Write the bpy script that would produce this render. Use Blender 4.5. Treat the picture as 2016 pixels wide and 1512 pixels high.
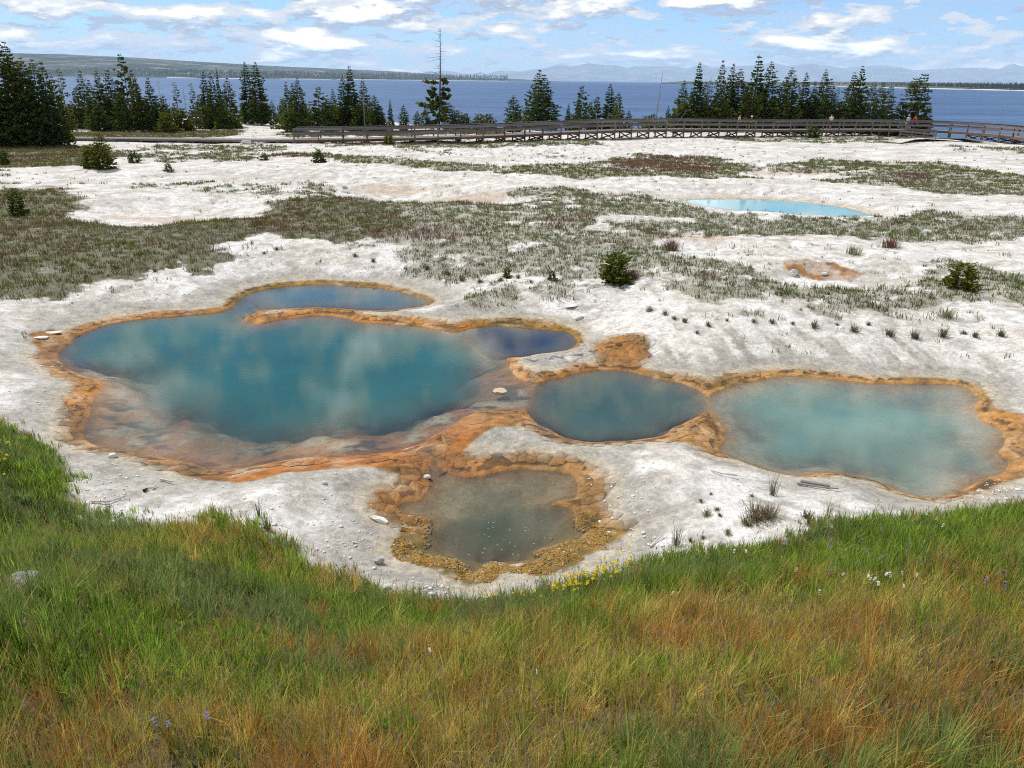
import bpy, bmesh, math, random
import numpy as np
from mathutils import Vector, Matrix, geometry
from math import radians as R
for o in list(bpy.data.objects): bpy.data.objects.remove(o)
random.seed(7); RNG = np.random.default_rng(7)
SC = bpy.context.scene; COL = SC.collection

# ------------------------------------------------------------------ camera
FPX, CAMZ = 1512.0, 7.2
HORIZON = 157.5
PITCH = math.atan((756 - HORIZON) / FPX); ROLL = math.atan(0.0118)
Fv = np.array([0, math.cos(PITCH), -math.sin(PITCH)])
r0 = np.array([1.0, 0, 0]); u0 = np.array([0, math.sin(PITCH), math.cos(PITCH)])
Rv = math.cos(ROLL) * r0 + math.sin(ROLL) * u0
Uv = -math.sin(ROLL) * r0 + math.cos(ROLL) * u0
cam = bpy.data.cameras.new('camera'); cam.sensor_width = 36; cam.lens = 36 * FPX / 2016
cam.clip_start = 0.05; cam.clip_end = 150000
camo = bpy.data.objects.new('camera', cam); COL.objects.link(camo)
M = Matrix(((Rv[0], Uv[0], -Fv[0], 0), (Rv[1], Uv[1], -Fv[1], 0), (Rv[2], Uv[2], -Fv[2], CAMZ), (0, 0, 0, 1)))
camo.matrix_world = M
SC.camera = camo

# ------------------------------------------------------------------ sun, sky, exposure
SUN_EL, SUN_AZ = 57.0, -48.0          # azimuth: degrees from +Y towards +X (negative = left)
sun = bpy.data.lights.new('sun', 'SUN'); sun.energy = 4.7; sun.angle = R(0.53); sun.color = (1, 0.96, 0.9)
suno = bpy.data.objects.new('sun', sun); COL.objects.link(suno)
sd_ = Vector((math.sin(R(SUN_AZ)) * math.cos(R(SUN_EL)), math.cos(R(SUN_AZ)) * math.cos(R(SUN_EL)), math.sin(R(SUN_EL))))
suno.rotation_euler = (-sd_).to_track_quat('-Z', 'Y').to_euler()
SC.view_settings.view_transform = 'Standard'; SC.view_settings.look = 'None'
SC.view_settings.exposure = -0.07; SC.view_settings.gamma = 1.0; SC.view_settings.use_curve_mapping = False
SC.render.engine = 'CYCLES'
cy = SC.cycles
cy.max_bounces = 6; cy.diffuse_bounces = 3; cy.glossy_bounces = 3; cy.transmission_bounces = 4
cy.transparent_max_bounces = 12; cy.volume_bounces = 1
cy.use_denoising = False; cy.pixel_filter_type = 'BLACKMAN_HARRIS'; cy.filter_width = 1.1
try: cy.denoiser = 'OPENIMAGEDENOISE'
except Exception: pass
cy.sample_clamp_indirect = 4.0

class NT:
    """tiny node-tree writer"""
    def __init__(s, tree): s.t = tree
    def n(s, kind, **kw):
        nd = s.t.nodes.new(kind)
        for k, v in kw.items():
            if k in nd.inputs.keys() if isinstance(k, str) else False: pass
            setattr(nd, k, v)
        return nd
    def put(s, sock, v):
        if isinstance(v, bpy.types.NodeSocket): s.t.links.new(v, sock)
        elif v is not None:
            if hasattr(sock.default_value, '__len__'):
                v = tuple(v) if hasattr(v, '__len__') else (v,) * len(sock.default_value)
                if len(v) == 3 and len(sock.default_value) == 4: v = v + (1,)
            sock.default_value = v
    def math(s, op, a, b=None, c=None, clamp=False):
        nd = s.n('ShaderNodeMath', operation=op); nd.use_clamp = clamp
        for i, v in enumerate((a, b, c)):
            if v is not None: s.put(nd.inputs[i], v)
        return nd.outputs[0]
    def mix(s, fac, a, b, blend='MIX'):
        nd = s.n('ShaderNodeMix', data_type='RGBA'); nd.blend_type = blend
        s.put(nd.inputs[0], fac); s.put(nd.inputs[6], a); s.put(nd.inputs[7], b)
        return nd.outputs[2]
    def noise(s, vec, scale, detail=4, rough=.55, dist=0.0):
        nd = s.n('ShaderNodeTexNoise'); s.put(nd.inputs['Vector'], vec)
        nd.inputs['Scale'].default_value = scale; nd.inputs['Detail'].default_value = detail
        nd.inputs['Roughness'].default_value = rough; nd.inputs['Distortion'].default_value = dist
        return nd.outputs['Fac']
    def smooth(s, v, lo, hi, a=0.0, b=1.0):
        nd = s.n('ShaderNodeMapRange'); nd.interpolation_type = 'SMOOTHSTEP'
        s.put(nd.inputs[0], v); nd.inputs[1].default_value = lo; nd.inputs[2].default_value = hi
        nd.inputs[3].default_value = a; nd.inputs[4].default_value = b
        return nd.outputs[0]
    def attr(s, name, out='Color'):
        nd = s.n('ShaderNodeAttribute'); nd.attribute_name = name
        return nd.outputs[out]
    def comb(s, x, y, z):
        nd = s.n('ShaderNodeCombineXYZ'); s.put(nd.inputs[0], x); s.put(nd.inputs[1], y); s.put(nd.inputs[2], z)
        return nd.outputs[0]
    def vmul(s, v, k):
        nd = s.n('ShaderNodeVectorMath', operation='MULTIPLY'); s.put(nd.inputs[0], v); nd.inputs[1].default_value = k
        return nd.outputs[0]
    def vadd(s, v, k):
        nd = s.n('ShaderNodeVectorMath', operation='ADD'); s.put(nd.inputs[0], v); s.put(nd.inputs[1], k)
        return nd.outputs[0]

world = bpy.data.worlds.new('World'); SC.world = world; world.use_nodes = True
wt = NT(world.node_tree); world.node_tree.nodes.clear()
sky = wt.n('ShaderNodeTexSky'); sky.sky_type = 'NISHITA'; sky.sun_disc = False
sky.sun_elevation = R(SUN_EL); sky.sun_rotation = R(SUN_AZ); sky.altitude = 2300; sky.air_density = 1.0
sky.dust_density = 0.25; sky.ozone_density = 2.0
bg = wt.n('ShaderNodeBackground'); bg.inputs[1].default_value = 0.125
wt.put(bg.inputs[0], wt.mix(1.0, sky.outputs[0], (.74, .97, 1.22), 'MULTIPLY'))
tc = wt.n('ShaderNodeTexCoord'); sep = wt.n('ShaderNodeSeparateXYZ'); wt.put(sep.inputs[0], tc.outputs['Generated'])
zz = wt.math('MAXIMUM', sep.outputs[2], 0.0)
zq = wt.math('DIVIDE', wt.math('MULTIPLY', zz, 5.2), wt.math('ADD', wt.math('MULTIPLY', zz, 3.0), 1.0))
CLOUD_OFF = (3.1, 1.7, 0.4); CLOUD_ROT = -19.0
vr = wt.n('ShaderNodeVectorRotate'); vr.rotation_type = 'Z_AXIS'; wt.put(vr.inputs['Vector'], wt.comb(sep.outputs[0], sep.outputs[1], zq)); vr.inputs['Angle'].default_value = R(CLOUD_ROT)
cv = wt.vadd(vr.outputs[0], CLOUD_OFF)
cvu = wt.vadd(cv, (0, 0, 0.045))
n1 = wt.noise(cv, 12.0, 9, .56, .1); n1u = wt.noise(cvu, 12.0, 9, .56, .1)
nb = wt.noise(cv, 2.6, 3, .5)
dens = wt.math('ADD', n1, wt.math('MULTIPLY', wt.math('SUBTRACT', nb, .5), .35))
cum = wt.smooth(dens, .482, .545)
n2 = wt.noise(wt.vadd(cv, (5.3, 2.2, 7.1)), 25.0, 8, .55, .1)
cum2 = wt.math('MULTIPLY', wt.smooth(wt.math('ADD', n2, wt.math('MULTIPLY', wt.math('SUBTRACT', nb, .5), .3)), .535, .59), .85)
cum = wt.math('MAXIMUM', cum, cum2)
thin = wt.smooth(wt.noise(wt.vmul(cv, (1, 1, 2.6)), 4.0, 6, .6, .4), .44, .72, 0, .55)
lit = wt.smooth(wt.math('SUBTRACT', n1, n1u), -.09, .03)
ccol = wt.mix(lit, (.50, .56, .68), (1.0, .975, .95))
tcol = wt.mix(.5, (.62, .72, .88), (.8, .86, .95))
bgc = wt.n('ShaderNodeBackground'); wt.put(bgc.inputs[0], ccol); wt.put(bgc.inputs[1], wt.smooth(dens, .54, .70, .95, 2.2))
bgt = wt.n('ShaderNodeBackground'); wt.put(bgt.inputs[0], tcol); bgt.inputs[1].default_value = .9
m1 = wt.n('ShaderNodeMixShader'); up_ = wt.smooth(sep.outputs[2], -.004, .002); wt.put(m1.inputs[0], wt.math('MULTIPLY', thin, up_)); wt.put(m1.inputs[1], bg.outputs[0]); wt.put(m1.inputs[2], bgt.outputs[0])
m2 = wt.n('ShaderNodeMixShader'); wt.put(m2.inputs[0], wt.math('MULTIPLY', cum, up_)); wt.put(m2.inputs[1], m1.outputs[0]); wt.put(m2.inputs[2], bgc.outputs[0])
wo = wt.n('ShaderNodeOutputWorld'); wt.put(wo.inputs[0], m2.outputs[0])

# ------------------------------------------------------------------ helpers
def vnoise(x, y, seed=0):
    xi = np.floor(x).astype(np.int64); yi = np.floor(y).astype(np.int64)
    fx = x - xi; fy = y - yi
    def hsh(a, b):
        n = (a * 374761393 + b * 668265263 + seed * 1442695041) & 0xffffffff
        n = ((n ^ (n >> 13)) * 1274126177) & 0xffffffff
        n = n ^ (n >> 16)
        return (n & 0xffff) / 65535.0
    sx = fx * fx * (3 - 2 * fx); sy = fy * fy * (3 - 2 * fy)
    a = hsh(xi, yi); b = hsh(xi + 1, yi); c = hsh(xi, yi + 1); d = hsh(xi + 1, yi + 1)
    return (a + (b - a) * sx) * (1 - sy) + (c + (d - c) * sx) * sy
def fbm(x, y, scale=1.0, octv=4, seed=0, gain=.5):
    t = 0; a = 1; s = 0
    x = np.asarray(x, float) * scale; y = np.asarray(y, float) * scale
    for i in range(octv):
        t = t + a * vnoise(x + 17.3 * i, y - 9.1 * i, seed + i); s += a; a *= gain; x = x * 2.03; y = y * 2.03
    return t / s
def sst(v, lo, hi):
    t = np.clip((v - lo) / (hi - lo), 0, 1); return t * t * (3 - 2 * t)
def lerp(a, b, t): return a + (b - a) * t
def ray(u, v):
    u = np.asarray(u, float); v = np.asarray(v, float)
    return Fv + ((u - 1008) / FPX)[..., None] * Rv - ((v - 756) / FPX)[..., None] * Uv
def onz(u, v, z=0.0):
    d = ray(u, v); t = (z - CAMZ) / d[..., 2]
    return d[..., 0] * t, d[..., 1] * t
def poly(pts, z=0.0):
    a = np.array(pts, float); x, y = onz(a[:, 0], a[:, 1], z)
    return np.stack([x, y], 1)
def subdiv_wobble(P, step=.12, amp=.03, seed=1):
    out = []
    n = len(P)
    for i in range(n):
        a, b = P[i], P[(i + 1) % n]
        p0, p3 = P[i - 1], P[(i + 2) % n]
        k = max(1, int(np.hypot(*(b - a)) / step))
        for j in range(k):
            t = j / k
            out.append(.5 * ((2 * a) + (-p0 + b) * t + (2 * p0 - 5 * a + 4 * b - p3) * t * t + (-p0 + 3 * a - 3 * b + p3) * t ** 3))
    out = np.array(out)
    nx = fbm(out[:, 0], out[:, 1], 3.0, 3, seed) - .5; ny = fbm(out[:, 0], out[:, 1], 3.0, 3, seed + 50) - .5
    return out + amp * 2 * np.stack([nx, ny], 1)
def sdist(x, y, P):
    """signed distance to polygon, negative inside (flat arrays); exact near it, bounding estimate far"""
    x = np.asarray(x, float); y = np.asarray(y, float); sh = x.shape
    x = x.ravel(); y = y.ravel()
    lo = P.min(0); hi = P.max(0)
    dx = np.maximum(np.maximum(lo[0] - x, x - hi[0]), 0); dy = np.maximum(np.maximum(lo[1] - y, y - hi[1]), 0)
    bb = np.hypot(dx, dy)
    out = bb + 1.0
    idx = np.nonzero(bb < 7)[0]
    if len(idx):
        px = x[idx]; py = y[idx]
        best = np.full(len(idx), 1e18); ins = np.zeros(len(idx), bool)
        n = len(P)
        for i in range(n):
            ax, ay = P[i]; bx, by = P[(i + 1) % n]
            ex, ey = bx - ax, by - ay; L = ex * ex + ey * ey + 1e-12
            wx = px - ax; wy = py - ay
            t = np.clip((wx * ex + wy * ey) / L, 0, 1)
            q = (wx - ex * t) ** 2 + (wy - ey * t) ** 2
            np.minimum(best, q, out=best)
            c = ((ay > py) != (by > py))
            if c.any():
                xc = (bx - ax) * (py - ay) / (by - ay + 1e-18) + ax
                ins ^= c & (px < xc)
        d = np.sqrt(best); d[ins] *= -1
        out[idx] = d
    return out.reshape(sh)

def tag(o, label=None, cat=None, group=None, kind=None):
    if label: o['label'] = label
    if cat: o['category'] = cat
    if group: o['group'] = group
    if kind: o['kind'] = kind
    return o
def mesh_np(name, verts, faces_flat, loop_tot, cols=None, smooth=False, mat=None):
    me = bpy.data.meshes.new(name)
    verts = np.asarray(verts, np.float32); faces_flat = np.asarray(faces_flat, np.int32); loop_tot = np.asarray(loop_tot, np.int32)
    me.vertices.add(len(verts)); me.vertices.foreach_set('co', verts.ravel())
    me.loops.add(len(faces_flat)); me.loops.foreach_set('vertex_index', faces_flat)
    me.polygons.add(len(loop_tot))
    me.polygons.foreach_set('loop_start', np.concatenate([[0], np.cumsum(loop_tot)[:-1]]).astype(np.int32))
    me.polygons.foreach_set('loop_total', loop_tot)
    if smooth: me.polygons.foreach_set('use_smooth', np.ones(len(loop_tot), bool))
    for k, a in (cols or {}).items():
        a = np.asarray(a, np.float32)
        if a.ndim == 1:
            at = me.attributes.new(k, 'FLOAT', 'POINT'); at.data.foreach_set('value', a)
        else:
            if a.shape[1] == 3: a = np.concatenate([a, np.ones((len(a), 1), np.float32)], 1)
            at = me.attributes.new(k, 'FLOAT_COLOR', 'POINT'); at.data.foreach_set('color', a.ravel())
    me.update(calc_edges=True)
    if mat: me.materials.append(mat)
    return me
def link(name, me, parent=None, loc=None):
    o = bpy.data.objects.new(name, me); COL.objects.link(o)
    if parent: o.parent = parent
    if loc is not None: o.location = loc
    return o
def empty(name, loc, rz=0.0):
    o = bpy.data.objects.new(name, None); COL.objects.link(o); o.location = loc; o.rotation_euler = (0, 0, rz)
    o.empty_display_size = .1
    return o
ORD = ['first', 'second', 'third', 'fourth', 'fifth', 'sixth', 'seventh', 'eighth', 'ninth', 'tenth', 'eleventh', 'twelfth',
       'thirteenth', 'fourteenth', 'fifteenth', 'sixteenth', 'seventeenth', 'eighteenth', 'nineteenth', 'twentieth', 'twenty-first',
       'twenty-second', 'twenty-third', 'twenty-fourth', 'twenty-fifth', 'twenty-sixth', 'twenty-seventh', 'twenty-eighth', 'twenty-ninth', 'thirtieth']

def material(name):
    m = bpy.data.materials.new(name); m.use_nodes = True; m.node_tree.nodes.clear()
    t = NT(m.node_tree); out = t.n('ShaderNodeOutputMaterial')
    return m, t, out
def bsdf(t, col, rough=.8, spec=.3, normal=None):
    b = t.n('ShaderNodeBsdfPrincipled'); t.put(b.inputs['Base Color'], col); t.put(b.inputs['Roughness'], rough)
    t.put(b.inputs['Specular IOR Level'], spec)
    if normal is not None: t.put(b.inputs['Normal'], normal)
    return b.outputs[0]
def bump(t, h, strength=.5, dist=.02):
    b = t.n('ShaderNodeBump'); t.put(b.inputs['Height'], h); b.inputs['Strength'].default_value = strength
    b.inputs['Distance'].default_value = dist
    return b.outputs[0]
def pos(t):
    return t.n('ShaderNodeNewGeometry').outputs['Position']

# ------------------------------------------------------------------ pools (traced, laid on the ground at water level 0)
PX = {
 'A': [(116,702),(135,680),(156,662),(208,641),(278,629),(347,623),(417,617),(451,608),(474,592),(500,596),(520,606),(500,617),(480,627),(483,633),
       (514,638),(556,629),(625,622),(677,626),(702,634),(754,638),(824,643),(893,654),(924,650),(940,668),(960,690),(1000,706),(1004,722),(1011,737),
       (1028,750),(1060,757),(1085,790),(1039,805),(1000,806),(940,812),(900,830),(870,850),(830,872),(790,886),(720,897),(660,897),(556,907),(486,921),
       (420,926),(382,912),(312,900),(243,886),(194,880),(166,858),(177,813),(184,786),(205,758),(170,742),(140,728)],
 'B': [(476,592),(482,584),(503,575),(556,565),(625,561),(677,563),(737,567),(789,575),(838,591),(839,600),(789,610),(719,612),(650,607),(590,607),(545,610),(510,609)],
 'C': [(924,648),(969,642),(997,643),(1067,650),(1115,654),(1133,667),(1133,680),(1115,690),(1067,697),(1010,705),(960,700),(915,665)],
 'D': [(1035,790),(1046,770),(1060,757),(1094,747),(1136,735),(1188,730),(1240,733),(1292,746),(1350,758),(1392,780),(1400,806),(1380,815),(1350,832),(1318,846),
       (1306,858),(1258,866),(1205,868),(1171,871),(1119,862),(1084,848),(1049,824)],
 'E': [(1384,803),(1392,784),(1420,768),(1472,754),(1510,746),(1559,741),(1629,746),(1715,754),(1802,756),(1872,756),(1913,768),(1927,786),(1920,803),(1930,827),
       (1969,845),(1976,876),(1966,893),(1986,911),(1972,931),(1924,949),(1872,973),(1819,978),(1767,966),(1733,949),(1681,938),(1635,930),(1576,938),
       (1524,930),(1455,907),(1418,886),(1430,862),(1424,838),(1402,816)],
 'F': [(846,912),(843,937),(843,954),(826,984),(790,992),(781,1002),(794,1013),(843,1020),(848,1039),(840,1058),(842,1072),(829,1088),(871,1095),(906,1107),(921,1117),
       (932,1132),(947,1117),(965,1107),(1017,1110),(1055,1105),(1066,1096),(1053,1085),(1103,1072),(1149,1057),(1156,1047),(1131,1037),(1128,1010),(1113,1000),
       (1083,994),(1100,985),(1135,978),(1137,951),(1114,933),(1051,925),(992,928),(940,939),(899,937),(871,923),(857,910)],
}
POOL = {k: subdiv_wobble(poly(v), .16 if k != 'F' else .09, .05 if k != 'F' else .045, i + 3) for i, (k, v) in enumerate(PX.items())}
ADEEP = subdiv_wobble(poly([(140,704),(165,672),(240,645),(350,632),(450,632),(540,650),(640,640),(760,655),(880,668),(930,700),(950,740),(930,776),(880,806),(800,832),
              (700,852),(600,856),(480,846),(370,828),(280,800),(250,770),(185,730)]), .2, .42, 77)
FDEEP = poly([(850,1045),(850,1080),(905,1100),(960,1105),(1050,1095),(1060,1075),(1140,1050),(1120,1000),(1010,985),(900,1010)])
FARPX = [(1336,396),(1360,392),(1440,391),(1530,394),(1600,400),(1660,408),(1722,425),(1640,428),(1560,424),(1460,417),(1390,408)]
ZFAR = .45
FARP = poly(FARPX, ZFAR)
SLOPE = dict(A=.11, B=.55, C=.9, D=.6, E=.26, F=.2)
NEARBOX = (-14, 15, 6, 24)
def pools_sd(x, y):
    return {k: sdist(x, y, P) for k, P in POOL.items()}
EDGE = poly([(-300,815),(-120,832),(0,842),(60,852),(110,880),(140,920),(155,980),(185,1030),(240,1058),(330,1072),(450,1055),(560,1085),(640,1150),(720,1176),(820,1192),
             (960,1186),(1080,1166),(1200,1138),(1300,1122),(1450,1118),(1550,1102),(1600,1084),(1800,1034),(1900,1012),(2016,990),(2200,960),(2500,930)], .25)
EDGE = EDGE[np.argsort(EDGE[:, 0])]
def bank_d(x, y):
    ye = np.interp(x, EDGE[:, 0], EDGE[:, 1])
    return ye - y
BOWLS = [(330,412,5.5,4.0,.55),(775,372,4.0,3.0,.75),(905,386,4.5,2.6,.6),(1640,545,2.6,1.5,.45),(1390,488,1.9,.9,.3),(1700,308,7,4,.5),
         (560,348,8,3,.4),(980,298,6,3,.35),(1560,345,5,3,.3),(1940,300,6,4,.45),(150,352,6,3,.3)]
BW = [(onz(u, v, .8), rx, ry, dp) for u, v, rx, ry, dp in BOWLS]
YD = np.array([(-260,165),(-60,140),(-25,132),(-8,116),(15,112),(45,114),(54,109),(58,104),(62,99),(70,92),(90,86),(200,80)], float)
def height(x, y, sds=None):
    x = np.asarray(x, float); y = np.asarray(y, float)
    if sds is None: sds = pools_sd(x, y)
    d = np.minimum.reduce([sds[k] for k in 'ABCDEF'])
    dpos = np.maximum(d, 0)
    n1 = fbm(x, y, .22, 4, 11) - .5; n2 = fbm(x, y, 1.3, 4, 12) - .5
    rise = .82 * (1 - np.exp(-(dpos / 2.5) ** 1.55))
    lip = .032 * sst(d, 0, .05) + .03 * sst(d, .05, .3)
    h = lip + rise + (n1 * .42 + n2 * .10) * sst(dpos, .5, 4) + n2 * .05 * sst(dpos, .05, .5)
    dep = np.full(x.shape, 0.0)
    for k in 'ABCDEF':
        ins = np.maximum(-sds[k], 0)
        dk = (.03 + (SLOPE[k] + (.75 * sst(y, 18.6, 21.0) if k == 'A' else 0)) * ins) * (ins > 0)
        if k == 'A': dk = dk + (ins > 0) * np.clip(-sdist(x, y, ADEEP), 0, 9) * .5
        if k == 'F': dk = dk + (ins > 0) * np.clip(-sdist(x, y, FDEEP), 0, 9) * .8
        dep = np.maximum(dep, np.clip(dk, 0, 1.7))
    dep = dep * (1 + .35 * (fbm(x, y, 2.2, 3, 21) - .5) * 2) * (1 + 1.3 * (fbm(x, y, .55, 3, 22) - .5))
    h = np.where(d < 0, -dep, h)
    for (bx, by), rx, ry, dp in BW:
        q = ((x - bx) / rx) ** 2 + ((y - by) / ry) ** 2
        q = q * (1 + .8 * (fbm(x, y, .35, 2, 31) - .5))
        h = h - dp * np.exp(-q ** 1.6)
    sf = sdist(x, y, FARP)
    bowl = ZFAR + np.where(sf > 0, .55 * (1 - np.exp(-(np.maximum(sf, 0) / 2.6) ** 1.3)) + .02, -.05 + .25 * np.maximum(sf, -3))
    h = np.where(sf < 6, lerp(bowl, h, sst(sf, .8, 4.5)), h)
    yd = np.interp(x, YD[:, 0], YD[:, 1])
    h = lerp(h, -9.0, sst(y, yd, yd + 24))
    h = h - 4.5 * sst(y, yd - 3, yd + 8) * .35
    b = bank_d(x, y) + .25 * (fbm(x, y, 1.1, 3, 41) - .5)
    bp = np.maximum(b, 0)
    h = h - .35 * sst(b, 0, 1.5) * h.clip(0, 1) + .53 * np.sqrt(bp * bp + .04) - .53 * .2 + bp * .05 * (fbm(x, y, .8, 3, 43) - .5)
    # rough crust near the pools, so that it catches the sun
    rough = (fbm(x, y, 6, 4, 91, .6) - .5) * .045 + (fbm(x, y, 1.9, 3, 92) - .5) * .05
    h = h + rough * sst(d, .25, 1.1) * (1 - sst(y, 60, 110)) + rough * .3 * sst(d, .02, .2)
    lowF = (1 - sst(y, 10.9, 11.5)) * sst(x, -2.4, -1.8) * (1 - sst(x, 1.7, 2.3)) * sst(d, .0, .06) * (1 - sst(d, .6, .9))
    return h + lowF * (fbm(x, y, 7, 3, 93) - .45) * .10
def P(u, v, it=7, z0=.8):
    u = np.atleast_1d(np.asarray(u, float)); v = np.atleast_1d(np.asarray(v, float))
    z = np.full(u.shape, z0)
    for i in range(it):
        x, y = onz(u, v, z); z = .35 * z + .65 * height(x, y)
    x, y = onz(u, v, z)
    return x, y, height(x, y)
def P1(u, v):
    x, y, z = P(u, v); return float(x[0]), float(y[0]), float(z[0])

# ---- ground zones and colours
W_CTL = [(100,700,.6),(150,785,.6),(140,845,.5),(300,620,.36),(417,608,.3),(625,555,.34),(850,585,.22),(540,618,.5),(600,617,.6),(700,620,.5),(830,632,.5),(950,632,.5),(1050,632,.6),
         (1145,660,.25),(1080,697,.06),(1090,715,.2),(1060,748,.45),(1150,722,.4),(1330,745,.35),(1400,770,.5),(1600,736,.3),(1750,748,.25),(1900,765,.22),(1945,815,.3),
         (1995,870,.7),(1990,925,.4),(1800,982,.3),(1650,932,.25),(1500,926,.05),(1360,890,.5),(1200,878,.32),(1050,845,.55),(900,870,.7),(1050,905,.5),(1190,980,.6),
         (1150,1100,.75),(940,1145,.45),(750,1000,.55),(800,1095,.5),(650,930,.75),(480,945,.35),(350,930,.6),(220,900,.35)]
OL, ORA, RED, TAN, YOL = (.27,.145,.015), (.40,.17,.026), (.33,.125,.028), (.45,.24,.07), (.25,.135,.014)
H_CTL = [(625,553,OL),(850,585,OL),(480,580,OL),(1050,632,OL),(1145,655,YOL),(300,620,ORA),(100,700,(.26,.125,.04)),(150,785,ORA),(140,850,(.25,.13,.045)),(600,617,ORA),(830,632,ORA),
         (1040,740,ORA),(1210,700,(.32,.15,.036)),(1340,748,(.28,.145,.035)),(1420,768,TAN),(1650,740,TAN),(1900,770,TAN),(1990,880,(.40,.20,.06)),(1800,982,(.36,.19,.065)),(1650,932,(.36,.19,.065)),
         (1340,870,(.38,.195,.06)),(1200,878,(.30,.165,.055)),(1000,845,(.34,.165,.055)),(880,890,RED),(960,910,(.30,.14,.04)),(1050,910,(.30,.155,.045)),(1190,980,(.28,.145,.045)),
         (1140,1090,YOL),(1000,1140,YOL),(860,1110,(.21,.12,.024)),(780,1040,(.27,.13,.036)),(800,960,(.30,.135,.036)),(700,925,RED),(540,935,RED),(380,930,(.28,.14,.05)),(240,895,(.27,.14,.05))]
def idw(x, y, pts, vals, pw=2.0):
    pts = np.asarray(pts); vals = np.asarray(vals, float)
    num = 0; den = 0
    for (px, py), v in zip(pts, vals):
        w = 1.0 / ((x - px) ** 2 + (y - py) ** 2 + .02) ** pw
        num = num + (w[..., None] * v if np.ndim(v) else w * v); den = den + w
    return num / (den[..., None] if np.ndim(vals[0]) else den)
WP = poly([c[:2] for c in W_CTL]); WV = [c[2] for c in W_CTL]
HP = poly([c[:2] for c in H_CTL]); HV = [c[2] for c in H_CTL]
XORA = [poly(p) for p in (
 [(1165,692),(1190,678),(1240,680),(1275,695),(1282,715),(1250,732),(1180,728)],
 [(430,966),(480,942),(560,912),(700,898),(790,903),(838,920),(838,948),(780,945),(650,944),(560,957),(470,978)],
 [(330,905),(430,925),(486,925),(440,968),(345,945)],
 [(800,900),(860,868),(900,856),(950,830),(1030,808),(1048,838),(960,872),(905,905),(850,908)],
 [(1925,800),(2016,832),(2040,935),(1985,935),(1990,870),(1960,840)],
 [(1384,822),(1330,846),(1310,868),(1330,884),(1420,894),(1432,862),(1424,836)],
 [(60,672),(110,660),(150,668),(120,700),(140,728),(195,752),(150,760),(85,715)])]
XORA.append(poly([(1535,537),(1580,536),(1640,540),(1700,551),(1675,557),(1600,553),(1540,546)], .45))
XWHITE = poly([(1030,708),(1100,700),(1150,693),(1165,704),(1130,717),(1050,722)])
VEG = [  # image polygon on the plain, density, tone: 0 olive, 1 sage, 2 reddish, 3 brown meadow
 ([(-200,365),(60,372),(170,390),(215,424),(330,430),(420,425),(560,395),(700,380),(760,400),(840,440),(790,470),(700,475),(640,478),(540,470),(480,485),(400,505),(300,530),(150,557),(0,570),(-200,575)], 1.0, 3),
 ([(620,400),(740,392),(830,405),(960,380),(1100,372),(1180,380),(1240,385),(1330,402),(1400,420),(1500,432),(1700,432),(1830,420),(2016,425),(2200,430),(2200,475),(1800,480),(1650,470),(1420,476),(1300,486),(1330,505),
   (1480,520),(1540,560),(1640,572),(1760,562),(1830,540),(1900,520),(2016,540),(2200,560),(2200,610),(1880,590),(1830,605),(1600,615),(1450,600),(1350,590),(1250,550),(1100,550),(1000,545),(960,568),(900,540),(830,510),(760,480),(680,480)], .84, 1),
 ([(480,308),(600,303),(800,315),(1000,330),(1180,325),(1250,305),(1400,308),(1500,335),(1500,355),(1200,352),(1000,346),(760,322)], .85, 0),
 ([(1510,330),(1620,316),(1850,325),(2016,350),(2200,360),(2200,385),(1850,387),(1700,366),(1520,346)], .8, 0),
 ([(230,300),(330,288),(580,286),(480,322),(330,322),(230,312)], .55, 1),
 ([(-200,285),(200,286),(250,310),(150,331),(-200,328)], 1.0, 3),
 ([(270,358),(460,362),(740,358),(750,382),(600,392),(460,380),(280,376)], .45, 1),
 ([(660,282),(1180,276),(1180,286),(900,292),(660,290)], .7, 0),
 ([(1420,270),(1840,272),(1840,282),(1600,284),(1420,278)], .55, 0),
 ([(1870,290),(2200,296),(2200,310),(1890,302)], .7, 0),
 ([(-300,262),(100,262),(330,258),(480,258),(470,270),(300,275),(-300,284)], 1.0, 3),
 ([(560,262),(1000,258),(1000,266),(560,272)], .9, 3),
 ([(0,340),(110,352),(170,368),(0,366)], .35, 3),
 ([(760,270),(1000,272),(1120,283),(1000,292),(1130,305),(1250,318),(1000,315),(800,300)], .12, 1),
]
VEGP = [(poly(p, .8), dn, tn) for p, dn, tn in VEG]
VCLR = [poly(p, .7) for p in ([(1300,480),(1420,480),(1560,486),(1700,486),(1790,515),(1800,556),(1700,564),(1540,552),(1500,520),(1350,503)],
                              [(1325,385),(1520,385),(1660,400),(1740,424),(1640,436),(1400,420)],
                              [(730,358),(860,350),(1000,372),(960,392),(800,392)],
                              [(1370,432),(1200,428),(1180,440),(1380,446)])]
def veg_density(x, y):
    """ground-cover density, and tone weights"""
    D = np.zeros(x.shape); T = np.zeros(x.shape)
    e = (fbm(x, y, .45, 4, 61) - .5) * 4.0
    for Pq, dn, tn in VEGP:
        s = sdist(x, y, Pq)
        m = dn * (1 - sst(s + e * .8, -.8, .9))
        T = np.where(m > D, tn, T); D = np.maximum(D, m)
    for Pq in VCLR:
        s = sdist(x, y, Pq); D = D * sst(s + e * .3, -.5, .6)
    for (bx, by), rx, ry, dp in BW:
        q = ((x - bx) / rx) ** 2 + ((y - by) / ry) ** 2
        D = D * sst(q, .5, 1.1)
    patch = fbm(x, y, .95, 5, 62, .68)
    thr = .70 - .42 * D
    cov = sst(patch, thr - .025, thr + .05) * (D > .02)
    cov = np.where(D > .9, np.maximum(cov, .8), cov)
    return cov, T
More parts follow.
